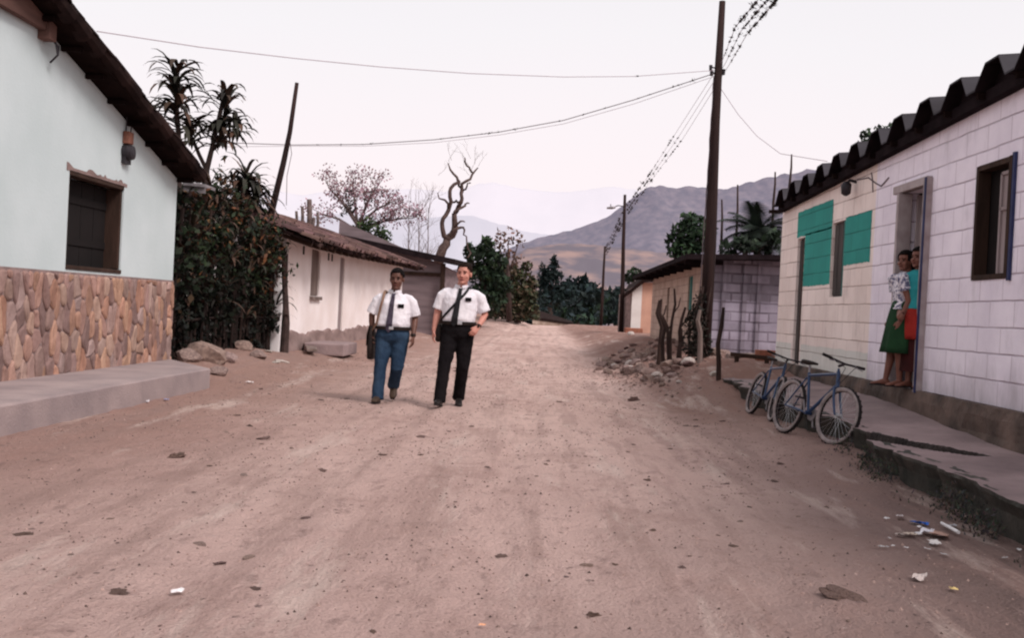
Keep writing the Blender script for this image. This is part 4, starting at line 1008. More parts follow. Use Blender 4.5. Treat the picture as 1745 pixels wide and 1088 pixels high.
def stone(me,x,y,s,name,label,cat,group=None,dz=0.0,sq=(1,1,1)):
    o=bpy.data.objects.new(name,me); COL.objects.link(o)
    o.location=(x,y,gh(x,y)+s*.22*sq[2]+dz); o.rotation_euler=(R.uniform(-.25,.25),R.uniform(-.25,.25),R.uniform(0,6.28)); o.scale=(s*sq[0],s*sq[1],s*sq[2])
    return tag(o,label,cat,group)
def onground(px,py,zg=0.0):
    p=gz(px,py,zg)
    for _ in range(6): p=gz(px,py,gh(p.x,p.y))
    return p
for px,py,s in ((352,604,.34),(322,606,.22),(388,604,.20),(415,600,.2),(440,604,.17),(372,612,.16),(305,600,.15)):
    p=onground(px,py); stone(R.choice(ROCKS),p.x,p.y,s,'stone','grey stone in the earth heap at the foot of the vine hedge','stone','stones at the foot of the vine hedge')
for px,py,s in ((480,622,.11),(470,628,.08),(455,618,.07)):
    p=onground(px,py); stone(R.choice(PALE),p.x,p.y,s,'stone','pale stone on the verge before the white post','stone','pale stones on the left verge',sq=(1.3,1,.6))
# rubble heap on the right verge
n=0
LB='rubble stone strewn on the right verge by the stick posts'
rub=[]
while n<240:
    px=R.uniform(1020,1235); py=R.uniform(592,660)
    # the heap runs from upper right to lower left
    c=1/(1+math.exp(-(px-1060)/30)); 
    if R.random()>c*math.exp(-((py-(618+ (1130-px)*.03))/20)**2)*1.2: continue
    p=onground(px,py,.2)
    if p.y>30 or p.x>4.4: continue
    s=R.choice([.05,.06,.07,.09,.11,.13,.16]); me=R.choice(ROCKS+ROCKS+PALE[:1]+CLODS[:2])
    stone(me,p.x,p.y,s,'rubble_stone',LB,'stone','rubble on the right verge',dz=s*.12); n+=1
mb=MB()
for k in range(4200):
    px=R.uniform(1010,1240); py=R.uniform(588,668); c=1/(1+math.exp(-(px-1055)/26))
    if R.random()>c*math.exp(-((py-(620+(1130-px)*.03))/24)**2)*1.2: continue
    p=gz(px,py,.2); p=gz(px,py,gh(p.x,p.y)); p=gz(px,py,gh(p.x,p.y))
    if p.y>30 or p.x>4.3: continue
    s=R.uniform(.012,.05); z=gh(p.x,p.y); g_=R.uniform(.25,1.25); mb.cur=(g_,g_*.9,g_*.86)
    q=[V((p.x+s*math.cos(a)*R.uniform(.6,1.4),p.y+s*math.sin(a)*R.uniform(.6,1.4),z-.003)) for a in (0,1.57,3.14,4.71)]; t=V((p.x+R.gauss(0,s*.3),p.y,z+s*R.uniform(.4,1.0)))
    for i in range(4): mb.poly([q[i],q[(i+1)%4],t])
tag(mb.build('rubble_gravel',MATS['rock']),'small broken rubble and chips between the stones of the right verge','gravel',kind='stuff')
for px,py,s,lb in ((1207,641,.13,'pale rounded stone near the lone dark post in front of the walkway'),(1075,592,.16,'pale stone lying in the street in front of the stick posts'),(1215,677,.10,'small pale stone in the dirt left of the bicycles'),(1080,683,.08,'brown stone at the edge of the rubble strip')):
    p=onground(px,py); stone(R.choice(PALE) if 'pale' in lb else CLODS[0],p.x,p.y,s,'stone',lb,'stone')
# clods on the street, the conspicuous ones where the photograph has them
for px,py,s,lb in ((448,749,.10,'dark clod of earth in the left wheel track before the two men'),(300,779,.11,'flat dark clod left of the wheel track near the mint house'),(203,1012,.055,'dark brown clod with a pale tip in the left foreground'),(40,912,.05,'dark clod near the left edge of the picture'),(855,950,.045,'small dark clod in the middle foreground'),(716,746,.07,'flat clod just in front of the taller man'),(548,803,.05,'small clod in the street left of centre'),(425,727,.07,'dark clod beside the walkway in front of the mint house'),(1435,1018,.12,'flat dark patch of clods in the right foreground'),(653,776,.05,'small dark clod below the shorter man'),(1112,905,.03,'tiny clod right of centre in the foreground'),(522,884,.04,'small brown clod in the left wheel track'),(1163,969,.03,'little clod in the right wheel track')):
    p=onground(px,py); stone(R.choice(CLODS),p.x,p.y,s*.7,'clod',lb,'clod',sq=(1.3,.9,.7),dz=-s*.10)
n=0
while n<200:
    x=R.uniform(-4.1,2.9); y=3.2+R.random()**1.4*22; 
    if nz(x*.8,y*.5,6)<-.1 and R.random()<.7: continue
    s=R.choice([.008,.010,.013,.016,.02,.028])*(1+y*.03)
    stone(R.choice(CLODS+ROCKS[:2]),x,y,s,'clod','small clod of dry earth scattered on the dirt street','clod','clods scattered over the street',sq=(1.2,1,.7),dz=-s*.12); n+=1
# fine grit, uncountable
mb=MB()
for k in range(16000):
    x=R.uniform(-4.3,3.0); y=2.6+R.random()**1.7*22
    if nz(x*1.3,y*.7,2)+.25*abs(x)/4<R.uniform(-.4,.5): continue
    s=R.uniform(.003,.010)*(1+y*.04); z=gh(x,y); g_=R.uniform(.25,1.5); mb.cur=(g_,g_*.97,g_*.95)
    p=[V((x+s*math.cos(a)*R.uniform(.6,1.3),y+s*math.sin(a)*R.uniform(.6,1.3),z-.002)) for a in (0,1.57,3.14,4.71)]; t=V((x,y,z+s*R.uniform(.5,1.1)))
    for i in range(4): mb.poly([p[i],p[(i+1)%4],t])
tag(mb.build('gravel',MATS['rock']),'fine grit and crumbs of earth over the street','gravel',kind='stuff')
# grassy, weedy bank under the walkway on the right
mb=MB()
for k in range(3500):
    y=R.uniform(4.4,9.6); t=R.random()
    x=2.98+.05*nz(y*.9,7)-.02-abs(R.gauss(0,.07))
    if nz(x*2.5,y*1.6,3)<-.12: continue
    z=gh(x,y)+max(0,(.26-(3.02-x)*.9))*R.random(); h=R.uniform(.010,.034)
    c=R.choice([(.05,.058,.045),(.036,.045,.038),(.06,.055,.045),(.075,.06,.05),(.045,.04,.036)]); mb.cur=tuple(q*R.uniform(.7,1.4) for q in c)
    a=R.uniform(0,6.28); d=V((math.cos(a),math.sin(a),0))*R.uniform(.004,.009); l=V((R.gauss(0,.5)*h,R.gauss(0,.5)*h,h)); p=V((x,y,z-.005))
    mb.poly([p-d,p+d,p+l])
tag(mb.build('weeds',MATS['leaf']),'dark low weeds on the bank below the walkway','weeds',kind='stuff')

# --- trees -----------------------------------------------------------------
def crown(mb,clumps,n,size,cols,ratio=.5,fill=.75):
    for c,r in clumps:
        c=V(c); m=int(n*r[0]*r[2])
        for k in range(m):
            d=V((R.gauss(0,1),R.gauss(0,1),R.gauss(0,1))).normalized(); q=fill+(1-fill)*R.random()**.5 if R.random()<.8 else R.random()
            p=c+V((d.x*r[0],d.y*r[1],d.z*r[2]))*q*R.uniform(.85,1.15)
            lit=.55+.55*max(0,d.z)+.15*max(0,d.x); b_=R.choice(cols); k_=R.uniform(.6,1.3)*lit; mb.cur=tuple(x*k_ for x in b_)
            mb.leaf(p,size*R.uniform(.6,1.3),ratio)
def tree(name,label,base,trunk_pts,rad,clumps,n,size,cols,group=None,bark='bark_dark',ratio=.5,cat='tree',limbs=True):
    t=thing(name,label,cat,base,group); o=V(base); mb=MB()
    mb.tube([V(p)-o for p in trunk_pts],rad,n=8); top=V(trunk_pts[-1])-o; mid=(V(trunk_pts[-2])-o)
    if limbs:
        for c,r in clumps:
            e=V(c)-o; mb.tube([mid.lerp(top,R.random()*.6),mid.lerp(e,.5)+V((0,0,-.1)),e],[rad[-1]*.8,rad[-1]*.5,rad[-1]*.25],n=6)
    mb.build('trunk',MATS[bark],t,smooth=True)
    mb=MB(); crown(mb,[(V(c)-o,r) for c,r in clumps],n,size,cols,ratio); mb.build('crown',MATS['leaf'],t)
    return t
DG=[(.028,.055,.026),(.02,.042,.022),(.04,.07,.03),(.016,.03,.018)]
OG=[(.06,.075,.03),(.045,.06,.028),(.085,.085,.045),(.11,.08,.05)]
TEAL=[(.012,.028,.028),(.009,.022,.023),(.017,.035,.032),(.013,.026,.031)]
BRN=[(.17,.10,.085),(.12,.075,.065),(.09,.07,.045),(.07,.075,.035)]
# right: round tree and palm behind the grey house
YT=34.
def cl(px,py,rpx,Y,asp=.85,dp=1.0):
    r=rpx*Y/FPX; return (at(px,py,Y),(r,r*dp,r*asp))
b=at(1172,440,YT); b.z=.4
tree('leafy_tree','bushy green tree behind the grey house left of the near pole',b,[b,at(1172,450,YT),at(1172,410,YT)],[.16,.13,.1],[cl(1165,395,22,YT),cl(1150,415,16,YT),cl(1185,385,20,YT),cl(1192,410,24,YT),cl(1150,432,12,YT),cl(1172,372,11,YT),cl(1205,395,15,YT),cl(1170,430,22,YT),cl(1143,405,7,YT),cl(1180,368,6,YT),cl(1205,380,8,YT)],1500,.17,[(.035,.075,.032),(.026,.06,.028),(.05,.095,.04),(.018,.036,.02)])
b=at(1292,430,30); b.z=.5
pt=thing('palm_tree','feather leaved palm behind the grey house right of the near pole','palm',b); bo=V(b)
mb=MB(); hd=at(1291,398,30); mb.tube([V((0,0,0)),(hd-bo)*.5+V((.05,0,0)),hd-bo],[.14,.11,.12],n=9); mb.build('trunk',MATS['bark_dark'],pt,smooth=True)
mb=MB()
for k in range(32):
    az_=k*2.4+R.uniform(-.2,.2); el=R.uniform(-.15,1.25); d=V((math.cos(az_)*math.cos(el),math.sin(az_)*math.cos(el),math.sin(el))); q=hd-bo; l=R.uniform(1.05,1.5); pr=q
    for i in range(11):
        nq=q+d*(l/11); sd_=d.cross(V((0,0,1))).normalized(); t=i/11; wl=.40*math.sin(PI*min(1,.15+t*.85))+.05
        mb.cur=tintv(.5,1.1,R.choice([(.014,.024,.016),(.02,.034,.02)]))
        for sg in (-1,1):
            for o_ in (0,.5):
                bb=q.lerp(nq,o_); tip=bb+sd_*sg*wl+d*wl*.6-V((0,0,wl*.25)); mb.poly([bb-d*.032,bb+d*.032,tip])
        mb.poly([q-V((0,0,.01)),q+V((0,0,.012)),nq+V((0,0,.01))]); q=nq; d=(d-V((0,0,.10+.05*t))).normalized()
mb.build('crown',MATS['leaf'],pt)
b=at(1270,440,28.5); b.z=.5
tree('bush_tree','dark bush below the palm behind the grey house roof',b,[b,at(1270,430,28.5),at(1275,420,28.5)],[.1,.08,.06],[cl(1240,425,14,28.5),cl(1262,415,16,28.5),cl(1285,420,14,28.5),cl(1312,415,16,28.5),cl(1322,400,10,28.5)],900,.2,[(.018,.034,.018),(.026,.045,.022),(.012,.02,.012)])
for px0,y0,px1,y1,Y,lb in ((1254,420,1257,315,31,'thin bare stick rising behind the grey house left of the palm'),(1318,345,1321,293,33,'short thin stick behind the roof end of the block house'),(1345,320,1349,263,33,'thin stick above the third rib of the block house roof'),(1229,420,1230,340,31,'thin dark stick just right of the near pole behind the grey house')):
    a=at(px0,y0,Y); t_=at(px1,y1,Y); a2=V((a.x,Y,.5)); mb=MB(); mb.tube([a2-a,V((0,0,0)),(t_-a)*.6+V((.02,0,0)),t_-a],[.05,.045,.035,.025],n=7); o=mb.build('stick',MATS['bark_dark']); o.location=a; tag(o,lb,'stick')
b=at(1340,300,21); tree('leafy_tree','dark treetop just showing above the ribbed roof of the block house',V((at(1490,240,22).x+.4,22,.5)),[V((at(1490,240,22).x+.4,22,.5)),V((at(1490,240,22).x+.3,22,3.0)),at(1495,245,22)],[.15,.12,.08],[cl(1490,235,22,22),cl(1515,222,14,22),cl(1475,248,14,22)],1200,.14,DG)
# left: trees behind the adobe house
def bare(mb,p,d,l,r,dep,spread=.55,tips=None,up=.1):
    q=V(p); pts=[q.copy()]; dd=V(d).normalized()
    for i in range(3):
        dd=(dd+V((R.gauss(0,.13),R.gauss(0,.13),R.gauss(0,.1)+up*.3))).normalized(); q=q+dd*l/3; pts.append(q.copy())
    mb.tube(pts,[r,r*.88,r*.76,r*.64],n=5 if r<.04 else 7,cap=False)
    if dep==0:
        if tips is not None: tips.append(q)
        return
    for k in range(2 if R.random()<.6 else 3):
        nd=(dd+V((R.gauss(0,spread),R.gauss(0,spread),R.gauss(0,spread*.7)+up))).normalized(); bare(mb,pts[R.choice([2,3,3])],nd,l*R.uniform(.62,.85),r*.6,dep-1,spread,tips,up)
YB=50.0
b=at(615,420,YB); b.z=.5
t=thing('flowering_tree','wide pink-brown half bare tree behind the roof of the whitewashed house','tree',b); bo=V(b); mb=MB(); tips=[]
mb.tube([V((0,0,0)),at(612,410,YB)-bo,at(610,385,YB)-bo],[.22,.17,.15],n=8)
for k in range(9):
    tx,ty=[(560,320),(600,312),(640,322),(585,345),(665,345),(690,372),(650,375),(550,365),(625,345)][k]
    e=at(tx,ty,YB+R.uniform(-1.5,1.5))-bo; s0=at(610,R.choice([385,395,405]),YB)-bo; mid=s0.lerp(e,.55)+V((0,0,.15)); mb.tube([s0,mid,e],[.09,.06,.035],n=6,cap=False)
    for q in (mid,e,e.lerp(mid,.5)):
        for _ in range(2): bare(mb,q,(e-s0)+V((R.gauss(0,.6),R.gauss(0,.6),R.gauss(0,.5))),.40,.022,3,.6,tips,.05)
mb.build('trunk',MATS['bark_grey'],t)
mb=MB()
for q in tips:
    for _ in range(3):
        mb.cur=tintv(.7,1.2,R.choice([(.42,.24,.29),(.36,.21,.26),(.30,.18,.22),(.26,.15,.15)])); mb.leaf(q+V((R.gauss(0,.16),R.gauss(0,.16),R.gauss(0,.13))),.11,.6)
mb.build('blossom',MATS['leaf'],t)
mb=MB(); crown(mb,[(at(px,py,YB)-bo,(r,r,r)) for px,py,r in ((598,350,.35),(632,338,.42),(625,375,.4),(655,330,.2),(595,330,.2),(584,360,.25))],260,.18,[(.05,.06,.045),(.04,.045,.035)]); o=mb.build('mistletoe_clumps',MATS['leaf'],t)
b=at(630,420,46); b.z=.5
tree('bush_tree','yellow-green bush at the foot of the flowering tree behind the tile roof',b,[b,at(630,410,46),at(630,395,46)],[.1,.08,.06],[cl(615,392,16,46),cl(640,395,16,46),cl(628,380,12,46),cl(655,402,14,46),cl(602,398,10,46)],900,.16,[(.05,.085,.03),(.075,.11,.035),(.035,.06,.025)])
# twisted dead tree
YW=55.0
b=at(745,440,YW); b.z=.6
t=thing('dead_tree','tall twisted leafless tree behind the lean-to shed','tree',b); bo=V(b); mb=MB()
def Z(x,y): return at(520+x/4.185,220+y/4.185,YW)-bo
for pts,ra in (([(950,960),(965,890),(1005,820),(1045,755),(1065,690),(1062,600)],[.36,.34,.30,.27,.22,.17]),([(1062,600),(1095,550),(1120,500),(1118,430),(1150,375),(1190,325),(1232,272)],[.17,.15,.13,.12,.10,.08,.04]),([(1190,310),(1170,270),(1140,235),(1140,208)],[.08,.07,.06,.04]),([(1030,780),(990,765),(978,700),(985,640),(1020,580),(1042,520),(1035,450),(1062,402),(1100,378)],[.2,.18,.16,.15,.15,.14,.13,.12,.11]),([(1100,378),(1080,340),(1035,290),(1018,240)],[.11,.09,.07,.03]),([(1100,378),(1118,425)],[.09,.08]),([(1018,580),(1000,510),(948,458)],[.1,.08,.03]),([(1062,600),(1120,560),(1138,535),(1170,528)],[.1,.09,.07,.04]),([(1118,450),(1145,430),(1158,390),(1172,378)],[.08,.07,.05,.03]),([(1060,700),(1110,660),(1138,662)],[.09,.07,.04]),([(1055,735),(1095,708),(1130,705),(1135,740),(1150,765)],[.12,.1,.08,.06,.04]),([(1045,520),(1075,505),(1110,520)],[.08,.07,.07]),([(1150,765),(1158,850),(1160,920)],[.05,.06,.06])):
    P=[Z(*q)+V((0,R.uniform(-.3,.3),0)) for q in pts]; P2=[]
    for i in range(len(P)-1): P2 += [P[i],P[i].lerp(P[i+1],.5)+V((R.gauss(0,.05),R.gauss(0,.05),R.gauss(0,.04)))]
    P2.append(P[-1]); r2=[]
    for i in range(len(ra)-1): r2 += [ra[i],(ra[i]+ra[i+1])/2]
    r2.append(ra[-1]); mb.tube(P2,[q*.80 for q in r2],n=7)
mb.cm=1
for q in ((1180,210),(1190,120),(1210,250),(1020,230),(1140,205),(1235,265),(950,455),(1045,225),(1170,380),(1180,150)):
    bare(mb,Z(q[0],min(q[1],330)) if q[1]>180 else Z(1185,290),V((R.gauss(0,.5),0,1)),.5,.010,2,.4)
mb.build('trunk',[MATS['bark_brown'],MATS['bark_grey']],t,smooth=True)
# thin pale saplings left of it
for i,(px,top,lb) in enumerate(((700,330,'thin pale leafless sapling, leftmost of the group beside the flowering tree'),(717,345,'thin pale leafless sapling between the flowering tree and the dead tree'),(733,335,'thin pale leafless sapling just left of the dead tree'))):
    Y=52+i; b=at(px,440,Y); b.z=.6; mb=MB(); tp=at(px-3,top+20,Y)-b; mb.tube([V((0,0,0)),tp*.6,tp],[.04,.03,.015],n=5)
    for k in range(16): bare(mb,tp*R.uniform(.35,1),V((R.gauss(0,.5),R.gauss(0,.5),1)),.9,.012,2,.4)
    o=mb.build('sapling',MATS['bark_grey']); o.location=b; tag(o,lb,'sapling')
# row of posts / columnar cactus behind the roof
for px,py0,py1,r,lb in ((505,383,360,.05,'short grey post behind the tile roof, leftmost of the four'),(515,385,352,.055,'grey post behind the tile roof, second from the left'),(527,390,340,.09,'tallest grey post with a short arm behind the tile roof'),(541,392,362,.05,'grey post behind the tile roof, nearest the flowering tree')):
    a=at(px,py0,33); tp=at(px,py1,33); mb=MB(); mb.tube([V((0,0,1.5-a.z)),V((0,0,0)),(tp-a)*.5+V((.015,0,0)),tp-a],[r,r,r,r*.9],n=8)
    if r>.08: mb.tube([V((.02,0,.05)),V((.13,0,.1)),V((.14,0,.38))],[.05,.06,.05],n=7)
    o=mb.build('post',MATS['bark_grey']); o.location=a; tag(o,lb,'post')
# green and brown trees at the bend on the left
b=at(828,545,60); b.z=.6
tree('leafy_tree','dark green tree behind the taller man at the left bend',b,[b,at(828,500,60),at(828,460,60)],[.2,.16,.12],[cl(815,440,18,60,1.2),cl(830,425,14,60,1.4),cl(845,450,18,60,1.1),cl(822,470,22,60),cl(850,485,24,60),cl(835,510,26,60),cl(800,430,10,60,1.5),cl(812,505,20,60)],420,.34,DG)
b=at(868,545,64); b.z=.5
t=tree('reddish_tree','half bare reddish tree rising above the green ones at the left bend',b,[b,at(866,470,64),at(864,430,64)],[.2,.14,.1],[cl(866,405,22,64),cl(850,415,14,64),cl(884,412,14,64),cl(865,440,20,64),cl(880,440,14,64)],90,.26,[(.25,.13,.10),(.20,.12,.09),(.15,.09,.06)])
b=at(884,548,66); b.z=.4
tree('bushy_tree','olive and brown bushy tree at the left bend of the street',b,[b,at(880,520,66),at(880,480,66)],[.18,.14,.1],[cl(868,468,20,66),cl(890,478,20,66),cl(872,500,24,66),cl(900,505,18,66),cl(880,525,26,66),cl(850,525,22,66),cl(905,530,14,66),cl(898,455,10,66),cl(905,485,12,66),cl(893,500,20,66),cl(860,490,16,66)],520,.28,OG+[(.16,.11,.07)])
b=at(790,540,58); b.z=.6
tree('leafy_tree','low green bush behind the shorter side of the yellow house',b,[b,at(790,520,58),at(790,500,58)],[.12,.1,.08],[cl(792,470,14,58),cl(780,500,16,58),cl(800,520,18,58)],380,.3,DG)
# undergrowth line on the bank
b=at(870,545,70); b.z=.5
tree('low_bush','low dark bush on the reddish bank at the left bend',b,[b,b+V((0,0,.3)),b+V((0,0,.6))],[.08,.07,.05],[cl(842,538,14,68),cl(870,538,13,68),cl(895,536,12,68),cl(912,540,8,70)],420,.28,OG)
# distant dark trees beyond the crest
YV=150.
b=at(938,560,YV); b.z=-6
casu=tree('casuarina_tree','dark feathery conifer-like tree beyond the crest of the street',b,[b,at(938,520,YV),at(942,445,YV)],[.5,.4,.15],[cl(944,447,6,YV,1.8),cl(940,465,11,YV,1.2),cl(926,462,8,YV,1.6),cl(952,470,9,YV),cl(938,488,18,YV),cl(920,480,9,YV,1.3),cl(958,488,9,YV),cl(935,500,20,YV),cl(946,456,7,YV,1.6),cl(930,475,9,YV,1.4)],75,.9,TEAL,ratio=.3)
b=at(985,560,170); b.z=-7
tree('round_tree','rounded dark blue-green tree in the middle distance right of the feathery tree',b,[b,at(985,520,170),at(985,500,170)],[.6,.5,.4],[cl(985,486,20,170),cl(968,495,15,170),cl(1004,494,16,170),cl(985,510,28,170)],30,1.1,TEAL)
b=at(1080,560,75); b.z=-.3
tree('leafy_tree','small green tree behind the roof of the orange house',b,[b,at(1080,500,75),at(1080,475,75)],[.14,.1,.08],[cl(1080,468,13,75),cl(1070,475,9,75),cl(1092,474,10,75)],300,.34,DG)
fw_=MB(); 
for k in range(190):
    px=R.uniform(880,1130); Y=R.uniform(125,260); py=R.uniform(497,552)+ (8 if px<930 else 0)
    r=R.uniform(9,18)*Y/FPX; cols=TEAL if R.random()<.75 else [(.02,.05,.03),(.03,.06,.028)]
    crown(fw_,[(at(px,py,Y),(r,r,r*.8))],20,1.05*Y/170,cols)
for k in range(260):
    px=R.choice([R.uniform(300,900),R.uniform(1130,1800)]); Y=R.uniform(180,420); p=at(px,540,Y); p.z=gh(p.x,Y)+R.uniform(1,4); r=R.uniform(2,4)
    crown(fw_,[(p,(r,r,r*.8))],9,1.5,TEAL)
tag(fw_.build('treeline',MATS['leaf']),'dark blue-green mass of trees in the valley beyond the crest','trees',kind='stuff')

# ================================================================== POLES AND CABLES
def pole(label,base,top,r0_,r1_,extra=None,name='utility_pole'):
    t=thing(name,label,'pole',base); b=V(base); tp=V(top)-b; mb=MB()
    mb.tube([V((0,0,-.4)),tp*.3+V((.02,0,0)),tp*.65+V((-.01,0,0)),tp],[r0_,r0_*.8+r1_*.2,r0_*.4+r1_*.6,r1_],n=12); mb.build('pole',MATS['pole_wood'],t,smooth=True)
    return t
YP=20.0
bp_=at(1199,600,YP); tp_=at(1231,2,YP)
P1=pole('tall dark wooden pole with cables at the corner of the grey house',bp_,tp_,.135,.062)
def onpole(py,t0=bp_,t1=tp_):
    k=(600-py)/598; return V(t0).lerp(V(t1),k)
mb=MB(); q=onpole(118)-bp_
for sx_,dz in ((-.16,.02),(.10,-.05),(-.14,-.08)):
    mb.tube([q+V((0,0,dz)),q+V((sx_,0,dz+.02))],.015,n=6); mb.tube([q+V((sx_,0,dz+.06)),q+V((sx_,0,dz-.05))],[.035,.03],n=8)
mb.build('insulator_bracket',MATS['dark_metal'],P1)
mb=MB()                                            # service cable stapled down the pole
pts=[]
for k in range(26):
    py=130+k*18; p=onpole(py)-bp_; rr=.065+.07*(py/600); pts.append(p+V((-rr-.01+R.uniform(-.012,.006),-.02,0)))
mb.tube(pts,.012,n=5); mb.build('down_cable',MATS['cable'],P1)
b2=onground(1058,571); b2=at(1058,571,54); t2=at(1065,332,54)
P2=pole('second dark pole with a small street lamp further down the street',b2,t2,.13,.075)
mb=MB(); q=at(1064,352,54)-b2; e=at(1042,355,54)-b2
mb.tube([q,q.lerp(e,.5)+V((0,0,.10)),e],.03,n=6); mb.build('lamp_arm',MATS['dark_metal'],P2)
mb=MB(); mb.loft([(e+V((.22,0,.06)),(0,.06,0),(0,0,.05)),(e+V((.05,0,.03)),(0,.14,0),(0,0,.08)),(e+V((-.25,0,0)),(0,.12,0),(0,0,.05))],n=10); mb.tube([e+V((-.05,0,.05)),e+V((-.05,0,.22))],.03,n=6); mb.build('street_lamp_head',MATS['grey_metal'],P2)
b3=at(1024,552,100); t3=at(1031,420,100)
P3=pole('farthest of the three dark poles, beyond the crest of the street',b3,t3,.16,.10)
lp_b=at(452,470,20.3); lp_t=at(506,141,20.3); lp_b=V((lp_b.x-.15,20.3,.3))
t=thing('leaning_pole','crooked thin leaning pole behind the vine hedge','pole',lp_b); mb=MB()
mb.tube([V((0,0,0)),at(460,372,20.3)-lp_b,at(483,278,20.3)-lp_b,at(494,225,20.3)-lp_b,lp_t-lp_b],[.085,.075,.06,.05,.04],n=8); mb.build('pole',MATS['pole_wood'],t,smooth=True)
mb=MB(); mb.tube([at(494,240,20.2)-lp_b,at(497,262,20.2)-lp_b,at(489,300,20.2)-lp_b,at(488,350,20.2)-lp_b],.007,n=5); mb.build('loose_wire',MATS['cable'],t)
def cable(label,pts,r,mat,tufts=None,sag=0,group=None,n=24):
    """pts: points the cable passes; tufts: list of (t0,t1,count,size)"""
    pts=[V(p) for p in pts]; full=[]
    for a,b in zip(pts,pts[1:]):
        for k in range(n): 
            t=k/n; full.append(a.lerp(b,t)+V((0,0,-sag*4*t*(1-t))))
    full.append(pts[-1])
    t=thing('power_cable',label,'cable',full[0],group); o=full[0].copy()
    mb=MB(); mb.tube([p-o for p in full],r,n=5); mb.build('wire',MATS[mat],t)
    if tufts:
        mb=MB()
        for s0,s1,cnt,sz in tufts:
            for _ in range(cnt):
                u=R.uniform(s0,s1)*(len(full)-1); i=min(int(u),len(full)-2); d=(full[i+1]-full[i]).normalized(); p=full[i].lerp(full[i+1],u-i)-o
                l=sz*R.uniform(.8,2.4); w_=sz*R.uniform(.6,1.0)
                rings=[]; 
                for k,f in enumerate((.25,.9,1.,.75,.2)):
                    x=d.orthogonal().normalized(); y=d.cross(x); rings.append((p+d*l*(k/4-.5)*2,x*w_*f*R.uniform(.8,1.2),y*w_*f*R.uniform(.8,1.2)))
                mb.loft(rings,n=7,p=2)
                for _2 in range(7):
                    mb.leaf(p+d*R.uniform(-l,l)+V((R.gauss(0,w_),R.gauss(0,w_),R.gauss(0,w_))),w_*2,.25)
        tu=mb.build('air_plant_tufts',MATS['tuft'],t); tu['kind']='stuff'
    return t
# bundle along the street: far pole -> second pole -> near pole -> over the camera's right shoulder
G='cables with dark tufts along the right side'
near=[(1262,56),(1274,58),(1284,62)]
ends=[(1300,-4),(1316,-6),(1326,-2)]
for i,(nm) in enumerate(('upper left cable of the tufted bundle','middle cable of the tufted bundle','lower right cable of the tufted bundle')):
    o_=(i-1)
    c3=at(1031+o_,432+o_*4,100); c2=at(1066+o_*3,362+o_*4,54); c2b=at(1110+o_*3,300+o_*3,40); cm=at(1158+o_*6,231+o_*5,28)
    c1=at(1236+o_*5,108+o_*5,YP-.3)
    e_=at(1263+o_*10,52+o_*6,14.5); e2=at(1312+o_*11,-6+o_*6,11.0); e3=e2+(e2-e_)*1.6
    cable('street cable dotted with dark tufts along the poles, '+nm,[c3,c2,c2b,cm,c1,e_,e2,e3],.005,'pale_cable',[(.01,.14,26,.06),(.15,.29,16,.045),(.29,.425,13,.026),(.585,.70,6,.018),(.70,.87,22,.021)],group=None)
a=at(172,54,11.5); c1=onpole(121)+V((-.1,-.05,0))
mid=at(650,113,15.2)
def span(a,b,px_list,label,r,mat,tufts=None):
    pts=[a]+[at(px,py,Y) for px,py,Y in px_list]+[b]; return cable(label,pts,r,mat,tufts,n=6)
span(at(165,53,11.0),c1,[(340,80,12.2),(500,99,13.4),(650,114,14.6),(800,125,16),(960,131,17.4),(1080,130,18.8)],'upper sagging cable from the mint house roof across the street to the tall pole',.006,'pale_cable',[(.86,.87,2,.02)])
span(at(380,243,22.),c1+V((0,0,-.06)),[(500,247,22),(620,246,21.8),(740,238,21.5),(850,225,21.2),(960,205,20.8),(1080,170,20.4)],'lower cable with small tufts crossing from the left houses to the tall pole',.009,'cable',[(.12,.9,18,.016),(.90,.97,3,.02)])
span(at(380,250,22.4),c1+V((0,0,-.12)),[(500,249,22.2),(620,249,22),(740,243,21.7),(850,230,21.4),(960,211,21),(1080,177,20.5)],'thin cable hanging just under the lower tufted cable across the street',.005,'pale_cable')
span(onpole(150)+V((.06,0,0)),at(1410,275,18),[(1258,195,19.8),(1290,232,19.5),(1330,262,19)],'thin drop wire curving from the tall pole down to the block house roof',.006,'pale_cable')

# stick posts on the right verge
for px0,py0,px1,py1,Y,r,lb,m in ((1122,602,1124,512,21,.06,'dark stick post furthest left in the row before the tan wall','post_wood'),(1133,606,1127,510,20.4,.055,'dark crooked stick post second in the row before the tan wall','post_wood'),(1143,606,1130,540,20.3,.05,'leaning dark stick post among the close cluster of posts','post_wood'),(1145,600,1149,492,20.6,.045,'thin upright stick post before the tan wall','post_wood'),(1151,606,1168,524,20,.05,'dark stick post leaning right before the tan wall','post_wood'),(1163,604,1162,560,19.8,.04,'short dark stick post right of the leaning one','post_wood'),(1194,604,1193,528,19.2,.07,'tan stripped post in front of the tall pole','grey_wood'),(1226,650,1233,524,15.9,.055,'lone dark post at the end of the walkway','post_wood')):
    a=at(px0,py0,Y); tp=at(px1,py1,Y); mb=MB(); d=tp-a
    r*=.72; mb.tube([V((0,0,-.5)),d*.25+V((R.uniform(-.05,.05),0,0)),d*.5+V((R.uniform(-.06,.06),0,0)),d*.75+V((R.uniform(-.05,.05),0,0)),d],[r*1.05,r,r*.9,r*.85,r*.6],n=8)
    if m=='post_wood' and R.random()<.5: mb.tube([d*.6,d*.6+V((.10,0,.16)),d*.6+V((.13,0,.34))],[r*.5,r*.4,r*.3],n=6)
    o=mb.build('fence_post',MATS[m]); o.location=a; tag(o,lb,'post')
